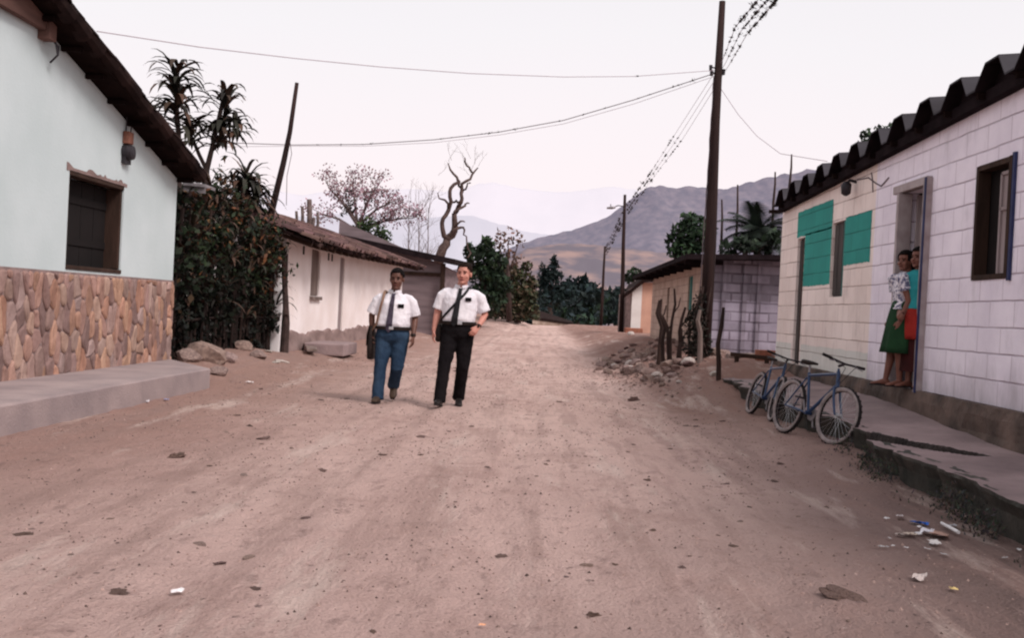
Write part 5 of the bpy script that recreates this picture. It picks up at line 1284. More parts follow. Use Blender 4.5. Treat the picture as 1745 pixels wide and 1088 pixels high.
# dark creeper at the foot of the tall pole
b=at(1190,600,YP-.2)
t=thing('dark_shrub','dark leafless looking shrub climbing the foot of the tall pole','shrub',b); bo=V(b); mb=MB()
for k in range(9): mb.tube([V((R.uniform(-.2,.2),0,-.1)),V((R.uniform(-.2,.1),R.uniform(-.1,.1),.6)),V((R.uniform(-.1,.2),R.uniform(-.1,.1),1.3))],[.03,.022,.01],n=5)
mb.build('stems',MATS['bark_dark'],t)
mb=MB(); crown(mb,[(at(px,py,YP-.2)-bo,(r,r,r*1.3)) for px,py,r in ((1184,560,.22),(1186,535,.15),(1180,585,.22),(1192,590,.25),(1192,510,.12),(1190,545,.2))],2600,.07,[(.02,.018,.012),(.03,.024,.016),(.014,.014,.01)]); mb.build('leaves',MATS['leaf'],t)
# horizontal beam on short supports at the end of the walkway
t=thing('beam_bench','low dark beam on two short stakes at the foot of the grey wall','beam',at(1285,612,17.4)); bo=V(t.location); mb=MB(); a=at(1245,604,17.4)-bo; b=at(1318,612,17.2)-bo; mb.bar(a,b,.09,.07); mb.build('beam',MATS['dark_wood'],t)
for q in (a.lerp(b,.15),a.lerp(b,.85)):
    mb=MB(); mb.tube([q-V((0,0,.4)),q],.04,n=7); mb.build('stake',MATS['dark_wood'],t)
mb=MB(); a=at(1240,600,18.6); b=at(1320,596,19.5); a.z=gh(a.x,a.y)+.04; b.z=gh(b.x,b.y)+.04; mb.tube([a,a.lerp(b,.5)+V((0,0,.03)),b],[.05,.05,.04],n=8); tag(mb.build('log',MATS['grey_wood']),'grey log lying behind the low beam by the grey wall','log')
p=at(1304,600,18.2)
for i,lb in ((0,'lower reddish block lying at the foot of the grey wall'),(1,'upper reddish block lying crosswise on another at the grey wall')):
    mb=MB(); mb.box((0,0,0),(.32,.2,.10)); o=bevel(mb.build('brick_block',MATS['brick_red']),.012); o.location=(p.x,p.y,gh(p.x,p.y)+.045+i*.103); o.rotation_euler=(0,0,.25*i); tag(o,lb,'brick')
# ================================================================== PEOPLE
def remesh(o,vox,smooth=2,disp=None):
    m=o.modifiers.new('remesh','REMESH'); m.mode='VOXEL'; m.voxel_size=vox; m.use_smooth_shade=True
    if smooth:
        q=o.modifiers.new('smooth','SMOOTH'); q.factor=.5; q.iterations=smooth
    if disp:
        tx=bpy.data.textures.new('folds','CLOUDS'); tx.noise_scale=disp[1]; tx.noise_depth=2
        d=o.modifiers.new('folds','DISPLACE'); d.texture=tx; d.strength=disp[0]; d.mid_level=.5; d.texture_coords='LOCAL'
    return o
def hand(mb,wr,d,palm_n,side,curl=.35):
    """wr wrist, d pointing along the hand, palm_n the way the palm faces, side towards the thumb"""
    wr=V(wr); d=V(d).normalized(); n=V(palm_n); n=(n-d*n.dot(d)).normalized(); s=V(side); s=(s-d*s.dot(d)-n*s.dot(n)).normalized()
    mb.loft([(wr-d*.01,s*.027,n*.019),(wr+d*.03,s*.034,n*.017),(wr+d*.065,s*.041,n*.0155),(wr+d*.092,s*.041,n*.0125),(wr+d*.098,s*.036,n*.009)],n=16,p=2.6)
    for i,(off,l) in enumerate(((.032,.070),(.011,.080),(-.011,.074),(-.032,.056))):
        b=wr+d*(.088-abs(off)*.12)+s*off; dd=(d+s*off*2.2).normalized(); c=curl*(1+.25*i); pts=[b]; q=b
        for f,an in ((.45,c*.6),(.32,c*1.0),(.23,c*.8)):
            dd=(dd*math.cos(an)+n*math.sin(an)).normalized(); q=q+dd*l*f; pts.append(q)
        mb.tube(pts,[.0092,.0086,.0078,.006],n=8)
    b=wr+d*.028+s*.028; dd=(d*.75+s*.62+n*.25).normalized(); p2=b+dd*.036; d2=(d*.9+s*.25+n*.42).normalized(); p3=p2+d2*.030
    mb.tube([wr+d*.012+s*.014,b,p2,p3],[.015,.0135,.0105,.007],n=8)
def head(mb,c,f,up=V((0,0,1)),k=1.0,tilt=None):
    """c centre of the head (eye height), f the way the face looks"""
    f=V(f).normalized(); up=(V(up)-f*V(up).dot(f)).normalized(); r=f.cross(up); M_=Matrix((r,f,up)).transposed()
    def P(x,y,z): return c+M_@(V((x,y,z))*k)
    mb.ell(P(0,-.018,.035),(.077*k,.098*k,.088*k),M_,20,14)
    mb.ell(P(0,.022,-.035),(.064*k,.066*k,.088*k),M_,18,12)
    mb.ell(P(0,.03,-.085),(.046*k,.052*k,.036*k),M_); mb.ell(P(0,.066,-.100),(.024*k,.022*k,.019*k),M_)
    mb.tube([P(0,.078,.012),P(0,.092,-.018),P(0,.104,-.036)],[.009*k,.0115*k,.015*k],n=8); mb.ell(P(.013,.088,-.038),(.010*k,.011*k,.008*k),M_,8,6); mb.ell(P(-.013,.088,-.038),(.010*k,.011*k,.008*k),M_,8,6)
    for sg in (-1,1):
        mb.ell(P(sg*.077,-.01,-.012),(.010*k,.020*k,.032*k),M_,10,8); mb.ell(P(sg*.032,.070,.026),(.026*k,.014*k,.010*k),M_,10,8); mb.ell(P(sg*.040,.060,-.032),(.024*k,.018*k,.022*k),M_,10,8)
    return P,M_
def face_parts(t,P,M_,k,lip,hairm,o=V()):
    for sg in (-1,1):
        e=MB(); e.ell(P(sg*.031,.076,.004),(.013*k,.008*k,.0065*k),M_,10,7); e.build('eye',MATS['eye_dark'],t,smooth=True)
        e=MB(); e.tube([P(sg*.014,.090,.024),P(sg*.032,.088,.030),P(sg*.050,.074,.024)],[.004*k,.005*k,.003*k],n=6); e.build('eyebrow',MATS[hairm],t)
    e=MB(); e.loft([(P(-.026,.078,-.066),M_@V((0,.004,0)),M_@V((0,0,.003))),(P(0,.094,-.066),M_@V((0,.005,0)),M_@V((0,0,.010*k))),(P(.026,.078,-.066),M_@V((0,.004,0)),M_@V((0,0,.003)))],n=8,p=2); e.build('mouth',MATS[lip],t,smooth=True)
def lerp_prof(prof,z):
    if z<=prof[0][0]: return prof[0]
    for a,b in zip(prof,prof[1:]):
        if z<=b[0]:
            t=(z-a[0])/(b[0]-a[0]); return tuple(a[i]+(b[i]-a[i])*t for i in range(5))
    return prof[-1]

def man(name,label,loc,H,S):
    """S: skin, lip, hair, pants, shoe, tie materials and the joints; local axes: -Y towards the viewer, X to the viewer's right"""
    t=thing(name,label,'person',loc)
    k=H/1.8; J={a:V(b) for a,b in S['J'].items()}
    zb=S['belt']; zs=J['shR'].z; zn=S['neck']
    cx=lambda z: S['lean'][0]*(z-zb); cy=lambda z: S['lean'][1]*(z-zb)
    # torso profile: z, half width, half depth, centre x, centre y
    W=S['w']
    prof=[(zb-.03,W[0],W[1],0,0),(zb+.05,W[0]*1.07,W[1]*1.12,0,-.012),(zb+.18,W[2],W[3],0,-.005),(zb+.32,W[4],W[5],0,0),(zs-.04,W[4]*.98,W[5]*.86,0,.012),(zs+.025,W[4]*.66,W[5]*.66,0,.02),(zn-.03,.105*k,.088*k,0,.02),(zn,.075*k,.078*k,0,.018)]
    prof=[(z,a,b,cx(z)+c,cy(z)+d) for z,a,b,c,d in prof]
    body=MB()
    for z,a,b,c,d in ():
        pass
    body.loft([(V((c,d,z)),V((a*.80,0,0)),V((0,b*.80,0))) for z,a,b,c,d in prof[:4]]+[(V((prof[-1][3],prof[-1][4],prof[-1][0]-.06)),V((.06*k,0,0)),V((0,.06*k,0)))],n=22)
    hc=J['head']; neckb=V((cx(zn),cy(zn)+.018,zn-.06))
    body.tube([neckb,neckb.lerp(hc,.5)+V((0,.006,0)),hc+V((0,.02,-.03))],[.072*k,.060*k,.058*k],n=14)
    P,M_=head(body,hc,S['face'],S.get('up',V((0,0,1))),S.get('hk',1.0)*k)
    for sd in 'RL':
        sh,el,wr=J['sh'+sd],J['el'+sd],J['wr'+sd]
        body.tube([sh+V((-sh.x*.3,0,-.07)),sh.lerp(el,.25)+V((0,0,-.01)),sh.lerp(el,.55),el,el.lerp(wr,.35),wr],[.042*k,.048*k,.050*k,.042*k,.042*k,.028*k],n=12)
        hd=S['hand'+sd]; hand(body,wr,hd[0],hd[1],hd[2],hd[3])
        hp,kn,an=J['hp'+sd],J['kn'+sd],J['an'+sd]
        body.tube([hp,hp.lerp(kn,.5),kn,kn.lerp(an,.35),an],[.085*k,.075*k,.055*k,.052*k,.035*k],n=10)
    remesh(body.build('body',MATS[S['skin']],t),.0062,2)
    face_parts(t,P,M_,S.get('hk',1.0)*k,S['lip'],S['hair'])
    # short hair: a cap over the skull that stops at hairline and nape
    h=MB(); kk=S.get('hk',1.0)*k
    def keep(p):
        q=M_.transposed()@(p-P(0,0,0))/kk
        return q.z>.018+ .95*max(0,q.y-.01)+ (.0 if q.y>-.05 else -.6*(-.05-q.y)*1.5) and not (q.y>.055 and q.z<.085)
    h.ell(P(0,-.020,.042),(.083*kk,.104*kk,.090*kk),M_,30,22,keep)
    ho_=h.build('hair',MATS[S['hair']],t,smooth=True); so2=ho_.modifiers.new('thick','SOLIDIFY'); so2.thickness=.010; so2.offset=-.5
    # shirt
    s=MB(); s.loft([(V((c,d,z)),V((a,0,0)),V((0,b,0))) for z,a,b,c,d in prof[:-1]]+[(V((prof[-1][3],prof[-1][4],prof[-1][0]-.005)),V((.082*k,0,0)),V((0,.082*k,0)))],n=28,p=2.5)
    for sd in 'RL':
        sh,el=J['sh'+sd],J['el'+sd]; d=(el-sh); e_=sh+d*S['slv']
        s.tube([sh+V((-sh.x*.45,.012,-.005)),sh+V((-sh.x*.08,.004,-.028)),sh+d*.22,sh+d*.55,e_],[.056*k,.062*k,.070*k,.077*k,.088*k],n=14)
    remesh(s.build('shirt',MATS['shirt_white'],t),.010,3,(.020,.075))
    # collar
    c=MB(); zc=zn-.012; cc=V((cx(zn),cy(zn)+.016,zc)); m=22; a0_=-PI/2+.16
    for i in range(m):
        a1_=a0_+(2*PI-.32)*i/m; a2_=a0_+(2*PI-.32)*(i+1)/m
        for (ra,za,rb,zb_) in ((.074,.040,.092,-.006),(.092,-.006,.090,.0)):
            f=lambda a,r,z: cc+V((math.cos(a)*r*k,math.sin(a)*r*k,z+(.008*math.sin(a))))
            c.poly([f(a1_,ra,za),f(a2_,ra,za),f(a2_,rb,zb_),f(a1_,rb,zb_)])
    co=c.build('collar',MATS['shirt_white'],t,smooth=True); so2=co.modifiers.new('thick','SOLIDIFY'); so2.thickness=.006
    # tie following the chest
    tt=MB(); rings=[]; z0_=S['tie_end']; n=14
    for i in range(n+1):
        z=zn-.02+(z0_-(zn-.02))*i/n; q=lerp_prof(prof,max(z,zb)); y=q[4]-q[2]-.013-(.010 if i<2 else 0); x=q[3]+S.get('tie_dx',0)*(i/n)
        if i==0: y=cc.y-.092*k
        wd=(.024 if i==0 else .022+.024*i/n) if i<n else .006
        rings.append((V((x,y,z)),V((wd,0,0)),V((0,.006 if i>1 else .014,0))))
    tt.loft(rings,n=10,p=3.5); tt.build('tie',MATS[S['tie']],t)
    # name badge over the pocket
    zb2=zs-S.get('badge_dz',.12); q=lerp_prof(prof,zb2); bx=q[1]*.52; by=q[4]-q[2]*(1-.52**2.5)**.4-.012
    bd=MB(); bd.box((q[3]+bx,by,zb2),(.080,.010,.050),Matrix.Rotation(.22,3,'Z')); bevel(bd.build('name_badge',MATS['black_cloth'],t),.004)
    # trousers
    p=MB(); q=S['hips']
    p.loft([(V((0,0,zb+.02)),V((W[0]*1.0,0,0)),V((0,W[1]*1.02,0))),(V((q[0]*.5,0,zb-.10)),V((W[0]*1.07,0,0)),V((0,W[1]*1.08,0))),(V((q[0],.01,J['hpR'].z-.04)),V((W[0]*1.05,0,0)),V((0,W[1]*1.02,0))),(V((q[0],.01,J['hpR'].z-.075)),V((W[0]*.82,0,0)),V((0,W[1]*.75,0)))],n=24,p=2.5)
    for sd in 'RL':
        hp,kn,an=J['hp'+sd],J['kn'+sd],J['an'+sd]; e_=an+(an-kn).normalized()*.045; f=S['leg']
        p.tube([hp+V((0,0,.03)),hp.lerp(kn,.45),kn,kn.lerp(an,.5),an,e_],[.118*f,.100*f,.078*f,.074*f,.074*f,.079*f],n=16)
    remesh(p.build('trousers',MATS[S['pants']],t),.010,2,(.020,.07))
    b=MB(); 
    b.loft([(V((0,0,zb-.022)),V((W[0]*1.045+.006,0,0)),V((0,W[1]*1.06+.006,0))),(V((0,-.002,zb+.020)),V((W[0]*1.05+.006,0,0)),V((0,W[1]*1.07+.006,0)))],n=36,p=2.5,cap=False)
    bo=b.build('belt',MATS['leather_dark'],t); so2=bo.modifiers.new('thick','SOLIDIFY'); so2.thickness=.012; so2.offset=1
    b=MB(); b.box((S.get('buckle',0),-W[1]*1.07-.022,zb),(.06,.012,.038)); bevel(b.build('belt_buckle',MATS['silver'],bo),.004)
    for sd in 'RL':
        an=J['an'+sd]; ft=V(S['foot'+sd][0]).normalized(); up=V(S['foot'+sd][1]).normalized(); sdv=ft.cross(up).normalized(); up=sdv.cross(ft)
        hl=an-up*.035*k; sh_=MB()
        sh_.loft([(hl-ft*.075-up*.015,sdv*.024,up*.028),(hl-ft*.055-up*.005,sdv*.036,up*.048),(hl+ft*.0-up*.0,sdv*.041,up*.055),(hl+ft*.07-up*.012,sdv*.044,up*.041),(hl+ft*.13-up*.022,sdv*.049,up*.032),(hl+ft*.18-up*.028,sdv*.044,up*.025),(hl+ft*.205-up*.034,sdv*.024,up*.014)],n=18,p=2.7)
        sh=sh_.build('shoe',MATS[S['shoe']],t,smooth=True); sb=sh.modifiers.new('sub','SUBSURF'); sb.levels=1; sb.render_levels=1
        so_=MB(); so_.loft([(hl-ft*.078-up*.050,sdv*.034,ft*.0+up*.008),(hl+ft*.03-up*.052,sdv*.044,up*.008),(hl+ft*.13-up*.052,sdv*.052,up*.008),(hl+ft*.208-up*.048,sdv*.028,up*.008)],n=14,p=3); so_.build('sole',MATS['rubber'],sh)
    if S.get('watch'):
        wr,el=J['wr'+S['watch']],J['el'+S['watch']]; d=(wr-el).normalized(); x=MB(); x.tube([wr-d*.030,wr-d*.008],[.036,.035],n=14); x.tube([wr-d*.019+V((0,-.034,0)),wr-d*.019+V((0,-.044,0))],.017,n=12); x.build('wristwatch',MATS['leather_dark'],t)
    return t,prof,J
# ground under each man
def stand(px,py): 
    p=onground(px,py); return p
pR=stand(772,694); pL=stand(664,687)
pR=V((pR.x,12.95,gh(pR.x,12.95))); pL=V((pL.x,12.95,gh(pL.x,12.95)))
pR.x=at(779,600,12.95).x; pL.x=at(668,600,12.95).x
dn=(0,0,-1)
SR=dict(skin='skin_light',lip='lip',hair='hair_brown',pants='black_cloth',shoe='shoe_black',tie='tie_black',
  belt=1.09,neck=1.56,lean=(.035,-.03),w=(.205,.15,.225,.150,.215,.14),slv=.86,tie_end=1.05,tie_dx=-.05,badge_dz=.10,buckle=.03,hips=(-.01,0),leg=1.08,
  face=(-.22,-1,-.05),hk=1.12,watch='L',
  J=dict(head=(.045,-.035,1.735),shR=(-.205,.0,1.50),elR=(-.285,.03,1.22),wrR=(-.315,-.03,.97),shL=(.24,.0,1.49),elL=(.335,.045,1.21),wrL=(.265,-.15,1.05),
    hpR=(-.10,0,.95),knR=(-.15,-.12,.52),anR=(-.175,-.22,.11),hpL=(.09,.0,.95),knL=(.085,-.02,.52),anL=(.035,.16,.13)),
  handR=((-.05,-.12,-1),(.9,.3,0),(0,-1,0),.35),handL=((-.55,-.35,-.75),(-.3,.8,-.2),(-.6,-.6,.4),.5),
  footR=((-.10,-1,.14),(0,.14,1)),footL=((.12,-1,-.28),(0,-.28,1)))
man1,prof1,J1=man('person','taller walking man in white short sleeved shirt, black tie and black trousers',pR,1.87,SR)
SL=dict(skin='skin_dark',lip='lip_dark',hair='hair_black',pants='denim',shoe='shoe_brown',tie='tie_dark',
  belt=.985,neck=1.455,lean=(.0,-.02),w=(.205,.15,.215,.150,.205,.135),slv=.88,tie_end=.93,tie_dx=-.035,badge_dz=.12,buckle=.0,hips=(0,0),leg=1.05,
  face=(-.05,-1,-.08),hk=1.14,watch='L',
  J=dict(head=(.025,-.04,1.625),shR=(-.205,.0,1.395),elR=(-.29,.02,1.13),wrR=(-.27,-.02,.90),shL=(.215,.0,1.395),elL=(.275,.045,1.12),wrL=(.275,-.08,.885),
    hpR=(-.10,0,.86),knR=(-.125,-.11,.47),anR=(-.135,-.16,.105),hpL=(.10,.0,.86),knL=(.085,-.07,.47),anL=(.005,.27,.23)),
  handR=((.05,-.1,-1),(.9,.2,0),(0,-1,0),.5),handL=((.02,-.22,-1),(-.9,.2,0),(0,-1,0),.45),
  footR=((-.06,-1,.05),(0,.05,1)),footL=((.05,-1,-.75),(0,-.75,1)))
man2,prof2,J2=man('person','shorter walking man in white short sleeved shirt, dark tie and blue jeans',pL,1.75,SL)
# shoulder bags
def strap(mb,pts,w_,th=.004,out=None):
    n=len(pts); rings=[]
    for i,p in enumerate(pts):
        d=(V(pts[min(i+1,n-1)])-V(pts[max(i-1,0)])).normalized(); o=V(out[i]).normalized(); s=d.cross(o).normalized(); rings.append((V(p),s*w_,o*th))
    mb.loft(rings,n=8,p=4)
def chest(prof,x,z,gap=.012):
    q=lerp_prof(prof,z); u=max(-.99,min(.99,(x-q[3])/q[1])); return V((x,q[4]-q[2]*(1-abs(u)**2.5)**.4-gap,z))
bag=thing('shoulder_bag','dark bag hanging at the right hip of the man in jeans from a tan strap','bag',pL)
mb=MB(); pts=[];out=[]
sh=J2['shR']
pts=[V((-.10,.13,1.33)),V((-.115,.06,1.445)),V((-.12,-.02,1.468)),V((-.125,-.09,1.43))]; out=[V((0,.6,.7)),V((0,.1,1)),V((0,-.3,1)),V((-.1,-.8,.6))]
for k in range(7):
    f=(k+1)/7; pts.append(chest(prof2,-.125-.075*f,1.40-.36*f,.020)); out.append(V((-.25-.5*f,-1,0)))
pts.append(V((-.275,-.06,.93))); out.append(V((-1,-.4,0))); pts.append(V((-.285,-.03,.86))); out.append(V((-1,-.2,0)))
strap(mb,pts,.019,.004,out); mb.build('strap',MATS['strap_tan'],bag,smooth=True)
mb=MB(); mb.loft([(V((-.275,.05,.56)),V((.03,0,0)),V((0,.12,0))),(V((-.28,.05,.58)),V((.042,0,0)),V((0,.145,0))),(V((-.282,.05,.72)),V((.044,0,0)),V((0,.15,0))),(V((-.28,.05,.88)),V((.036,0,0)),V((0,.145,0))),(V((-.278,.05,.98)),V((.022,0,0)),V((0,.13,0))),(V((-.277,.05,1.0)),V((.010,0,0)),V((0,.12,0)))],n=20,p=4)
mb.build('pouch',MATS['leather_dark'],bag,smooth=True)
mb=MB(); mb.loft([(V((-.330,.05,.74)),V((.005,0,0)),V((0,.135,0))),(V((-.328,.05,.88)),V((.005,0,0)),V((0,.14,0))),(V((-.304,.05,1.0)),V((.005,0,.004)),V((0,.125,0)))],n=12,p=5); mb.build('flap',MATS['leather_dark'],bag)
bag=thing('shoulder_bag','dark bag with a black strap slung across the chest of the taller man','bag',pR)
mb=MB(); pts=[V((.13,.14,1.44)),V((.125,.06,1.545)),V((.115,-.03,1.563)),V((.105,-.10,1.52))]; out=[V((0,.6,.7)),V((0,.1,1)),V((0,-.3,1)),V((.1,-.8,.6))]
for k in range(9):
    f=(k+1)/9; pts.append(chest(prof1,.10-.31*f,1.50-.36*f,.020)); out.append(V((.1-.9*f,-1,0)))
pts+= [V((-.238,-.02,1.10)),V((-.25,.02,1.02))]; out+=[V((-1,-.3,0)),V((-1,0,0))]
strap(mb,pts,.017,.004,out); mb.build('strap',MATS['tie_black'],bag,smooth=True)
mb=MB(); mb.loft([(V((-.245,.08,.83)),V((.03,0,0)),V((0,.12,0))),(V((-.25,.08,.85)),V((.045,0,0)),V((0,.14,0))),(V((-.25,.08,1.0)),V((.045,0,0)),V((0,.14,0))),(V((-.248,.08,1.06)),V((.02,0,0)),V((0,.12,0)))],n=18,p=4); mb.build('pouch',MATS['leather_dark'],bag,smooth=True)

# women in the doorway
def woman(label,loc,rotz,H,skin,S):
    t=thing('person',label,'person',loc,None,rotz); k=H/1.6; J={a:V(b)*k for a,b in S['J'].items()}
    lx,ly=S['lean']
    def C_(z): return V((lx*z,ly*z,z))*1.0
    z=lambda q:q*k
    body=MB(); tors=[(.80,.15,.11),(.92,.155,.115),(1.0,.135,.10),(1.12,.155,.115),(1.22,.165,.105),(1.30,.15,.085),(1.345,.07,.06)]
    body.loft([(C_(z(a)),V((b*k*.9,0,0)),V((0,c*k*.9,0))) for a,b,c in tors],n=20)
    hc=C_(z(1.475))+V(S.get('head',(0,-.03,0))); body.tube([C_(z(1.30)),C_(z(1.38)),hc+V((0,.02,-.03))],[.055*k,.048*k,.05*k],n=12)
    P,M_=head(body,hc,S['face'],V(S.get('up',(0,0,1))),.94*k)
    for sd in 'RL':
        sh,el,wr=J['sh'+sd],J['el'+sd],J['wr'+sd]; body.tube([sh,sh.lerp(el,.5),el,el.lerp(wr,.35),wr],[.048*k,.042*k,.035*k,.034*k,.023*k],n=12)
        hd=S['hand'+sd]; hand(body,wr,hd[0],hd[1],hd[2],hd[3])
        hp,kn,an=J['hp'+sd],J['kn'+sd],J['an'+sd]; body.tube([hp,hp.lerp(kn,.5),kn,kn.lerp(an,.35)+V((0,.012,0)),an],[.085*k,.072*k,.052*k,.050*k,.030*k],n=12)
        ft=V(S['foot'+sd]).normalized(); u=V((0,0,1)); s=ft.cross(u).normalized()
        b_=an-V((0,0,.025*k)); body.loft([(b_-ft*.05*k-u*.015*k,s*.024*k,u*.03*k),(b_,s*.032*k,u*.042*k),(b_+ft*.07*k-u*.014*k,s*.036*k,u*.028*k),(b_+ft*.13*k-u*.024*k,s*.040*k,u*.018*k),(b_+ft*.165*k-u*.03*k,s*.024*k,u*.010*k)],n=14)
    remesh(body.build('body',MATS[skin],t),.0062,2)
    face_parts(t,P,M_,.94*k,'lip_dark','hair_black')
    h=MB(); kk=.94*k; MT=M_.transposed()
    def keep(p):
        q=MT@(p-P(0,0,0))/kk; return not (q.y>.035 and q.z<.075-.4*abs(q.x)*0) and not (q.y>-.005 and q.z<-.0 and abs(q.x)<.09)
    h.ell(P(0,-.022,.040),(.092*kk,.112*kk,.098*kk),M_,30,22,keep)
    hq=h.build('hair',MATS['hair_black'],t,smooth=True); so2=hq.modifiers.new('thick','SOLIDIFY'); so2.thickness=.014; so2.offset=-.5
    h=MB(); h.loft([(P(0,-.085,.05),M_@V((.075*kk,0,0)),M_@V((0,.04*kk,0))),(P(0,-.10,-.04),M_@V((.088*kk,0,0)),M_@V((0,.045*kk,0))),(P(0,-.095,-.13),M_@V((.085*kk,0,0)),M_@V((0,.038*kk,0))),(P(0,-.085,S['hairlen']),M_@V((.06*kk,0,0)),M_@V((0,.025*kk,0)))],n=16,p=2.3); h.build('hair_fall',MATS['hair_black'],hq,smooth=True)
    s=MB(); s.loft([(C_(z(a)),V((b*k*1.06+.006,0,0)),V((0,c*k*1.08+.006,0))) for a,b,c in [(.90,.165,.125)]+tors[1:6]]+[(C_(z(1.34)),V((.075*k,0,0)),V((0,.07*k,0)))],n=24,p=2.4)
    for sd in 'RL':
        sh,el=J['sh'+sd],J['el'+sd]; d=el-sh; s.tube([sh-V((sh.x-C_(sh.z).x,0,0))*.4,sh,sh+d*.4,sh+d*S['slv']],[.062*k,.066*k,.066*k,.068*k],n=12)
    remesh(s.build('blouse',MATS[S['top']],t),.010,3,(.012,.07))
    s=MB(); zt,zh=S['skirt'][0],S['skirt'][1]; rings=[]
    for i in range(9):
        f=i/8; zz=zt+(zh-zt)*f; a=.145+(.175-.145)*min(1,f*3)+S['flare']*f; b=.108+.02*min(1,f*3)+S['flare']*.8*f; rings.append((C_(z(zz))+V(S.get('sk',(0,0,0)))*f,V((a*k,0,0)),V((0,b*k,0))))
    s.loft(rings,n=40,p=2.1,cap=False); so3=s.build('skirt',MATS[S['skm']],t,smooth=True)
    me=so3.data
    for i,v in enumerate(me.vertices):                       # soft vertical folds
        ring,kq=divmod(i,40); f=ring/8; a=kq/40*2*PI; c=rings[ring][0]; r=1+.055*f*math.sin(a*7+1.3)+.03*f*math.sin(a*11); v.co=c+(v.co-c)*r
    q=so3.modifiers.new('thick','SOLIDIFY'); q.thickness=.006
    if S.get('under'):
        u_=MB(); u_.loft([(C_(z(zt-.1+(S['under']-zt+.1)*f)),V(((.16+.03*f)*k,0,0)),V((0,(.115+.03*f)*k,0))) for f in (0,.3,.6,1)],n=30,p=2.1,cap=False); uo=u_.build('underskirt',MATS['maroon'],so3,smooth=True)
    for sd in 'RL':
        an=J['an'+sd]; ft=V(S['foot'+sd]).normalized(); u=V((0,0,1)); sv=ft.cross(u).normalized(); b_=an-V((0,0,.066*k)); x=MB()
        x.loft([(b_-ft*.07*k,sv*.03*k,u*.008),(b_+ft*.03*k,sv*.038*k,u*.009),(b_+ft*.12*k,sv*.045*k,u*.009),(b_+ft*.18*k,sv*.03*k,u*.008)],n=14,p=3); sl2=x.build('shoe',MATS['shoe_black'],t)
        x=MB(); x.loft([(b_+ft*.085*k+sv*.045*k,ft*.03,u*.004),(b_+ft*.085*k+u*.04*k,ft*.03,u*.004),(b_+ft*.085*k-sv*.045*k,ft*.03,u*.004)],n=8,p=3); x.build('shoe_strap',MATS['shoe_black'],sl2)
    return t
# local axes: -Y the way she faces
W1=dict(lean=(.0,.06),face=(.75,-1,-.05),head=(.01,-.04,-.01),hairlen=-.17,top='blouse_print',skm='skirt_green',slv=.55,skirt=(1.0,.40),flare=.06,sk=(.02,-.02,0),
 J=dict(shR=(-.165,-.02,1.26),elR=(-.20,.04,1.0),wrR=(-.185,-.02,.78),shL=(.165,-.02,1.26),elL=(.20,.05,1.0),wrL=(.185,-.02,.78),hpR=(-.08,0,.82),knR=(-.08,-.03,.44),anR=(-.07,-.08,.085),hpL=(.08,0,.82),knL=(.08,.0,.44),anL=(.08,.03,.085)),
 handR=((.05,-.15,-1),(1,0,0),(0,-1,0),.4),handL=((-.05,-.15,-1),(-1,0,0),(0,-1,0),.4),footR=(-.2,-1,0),footL=(.25,-1,0))
wp=V((3.94,11.04,.655))
woman('woman in a printed blouse and green skirt standing in front in the open doorway',wp,math.radians(-92),1.52,'skin_brown',W1)
W2=dict(lean=(.0,-.01),face=(.1,-1,.0),hairlen=-.15,top='turquoise',skm='skirt_red',slv=.6,skirt=(.98,.56),flare=.035,under=.20,
 J=dict(shR=(-.165,-.01,1.26),elR=(-.20,-.0,1.0),wrR=(-.13,-.16,.86),shL=(.165,-.01,1.26),elL=(.21,.02,1.0),wrL=(.20,-.03,.78),hpR=(-.08,0,.82),knR=(-.08,-.02,.44),anR=(-.08,-.02,.085),hpL=(.08,0,.82),knL=(.08,.0,.44),anL=(.08,.02,.085)),
 handR=((.6,-.6,-.4),(.2,.9,-.3),(0,-.3,1),.5),handL=((0,-.1,-1),(-1,0,0),(0,-1,0),.4),footR=(-.15,-1,0),footL=(.2,-1,0))
woman('woman in a turquoise top and red skirt standing behind in the open doorway',V((4.10,10.87,.655)),math.radians(-62),1.54,'skin_brown',W2)

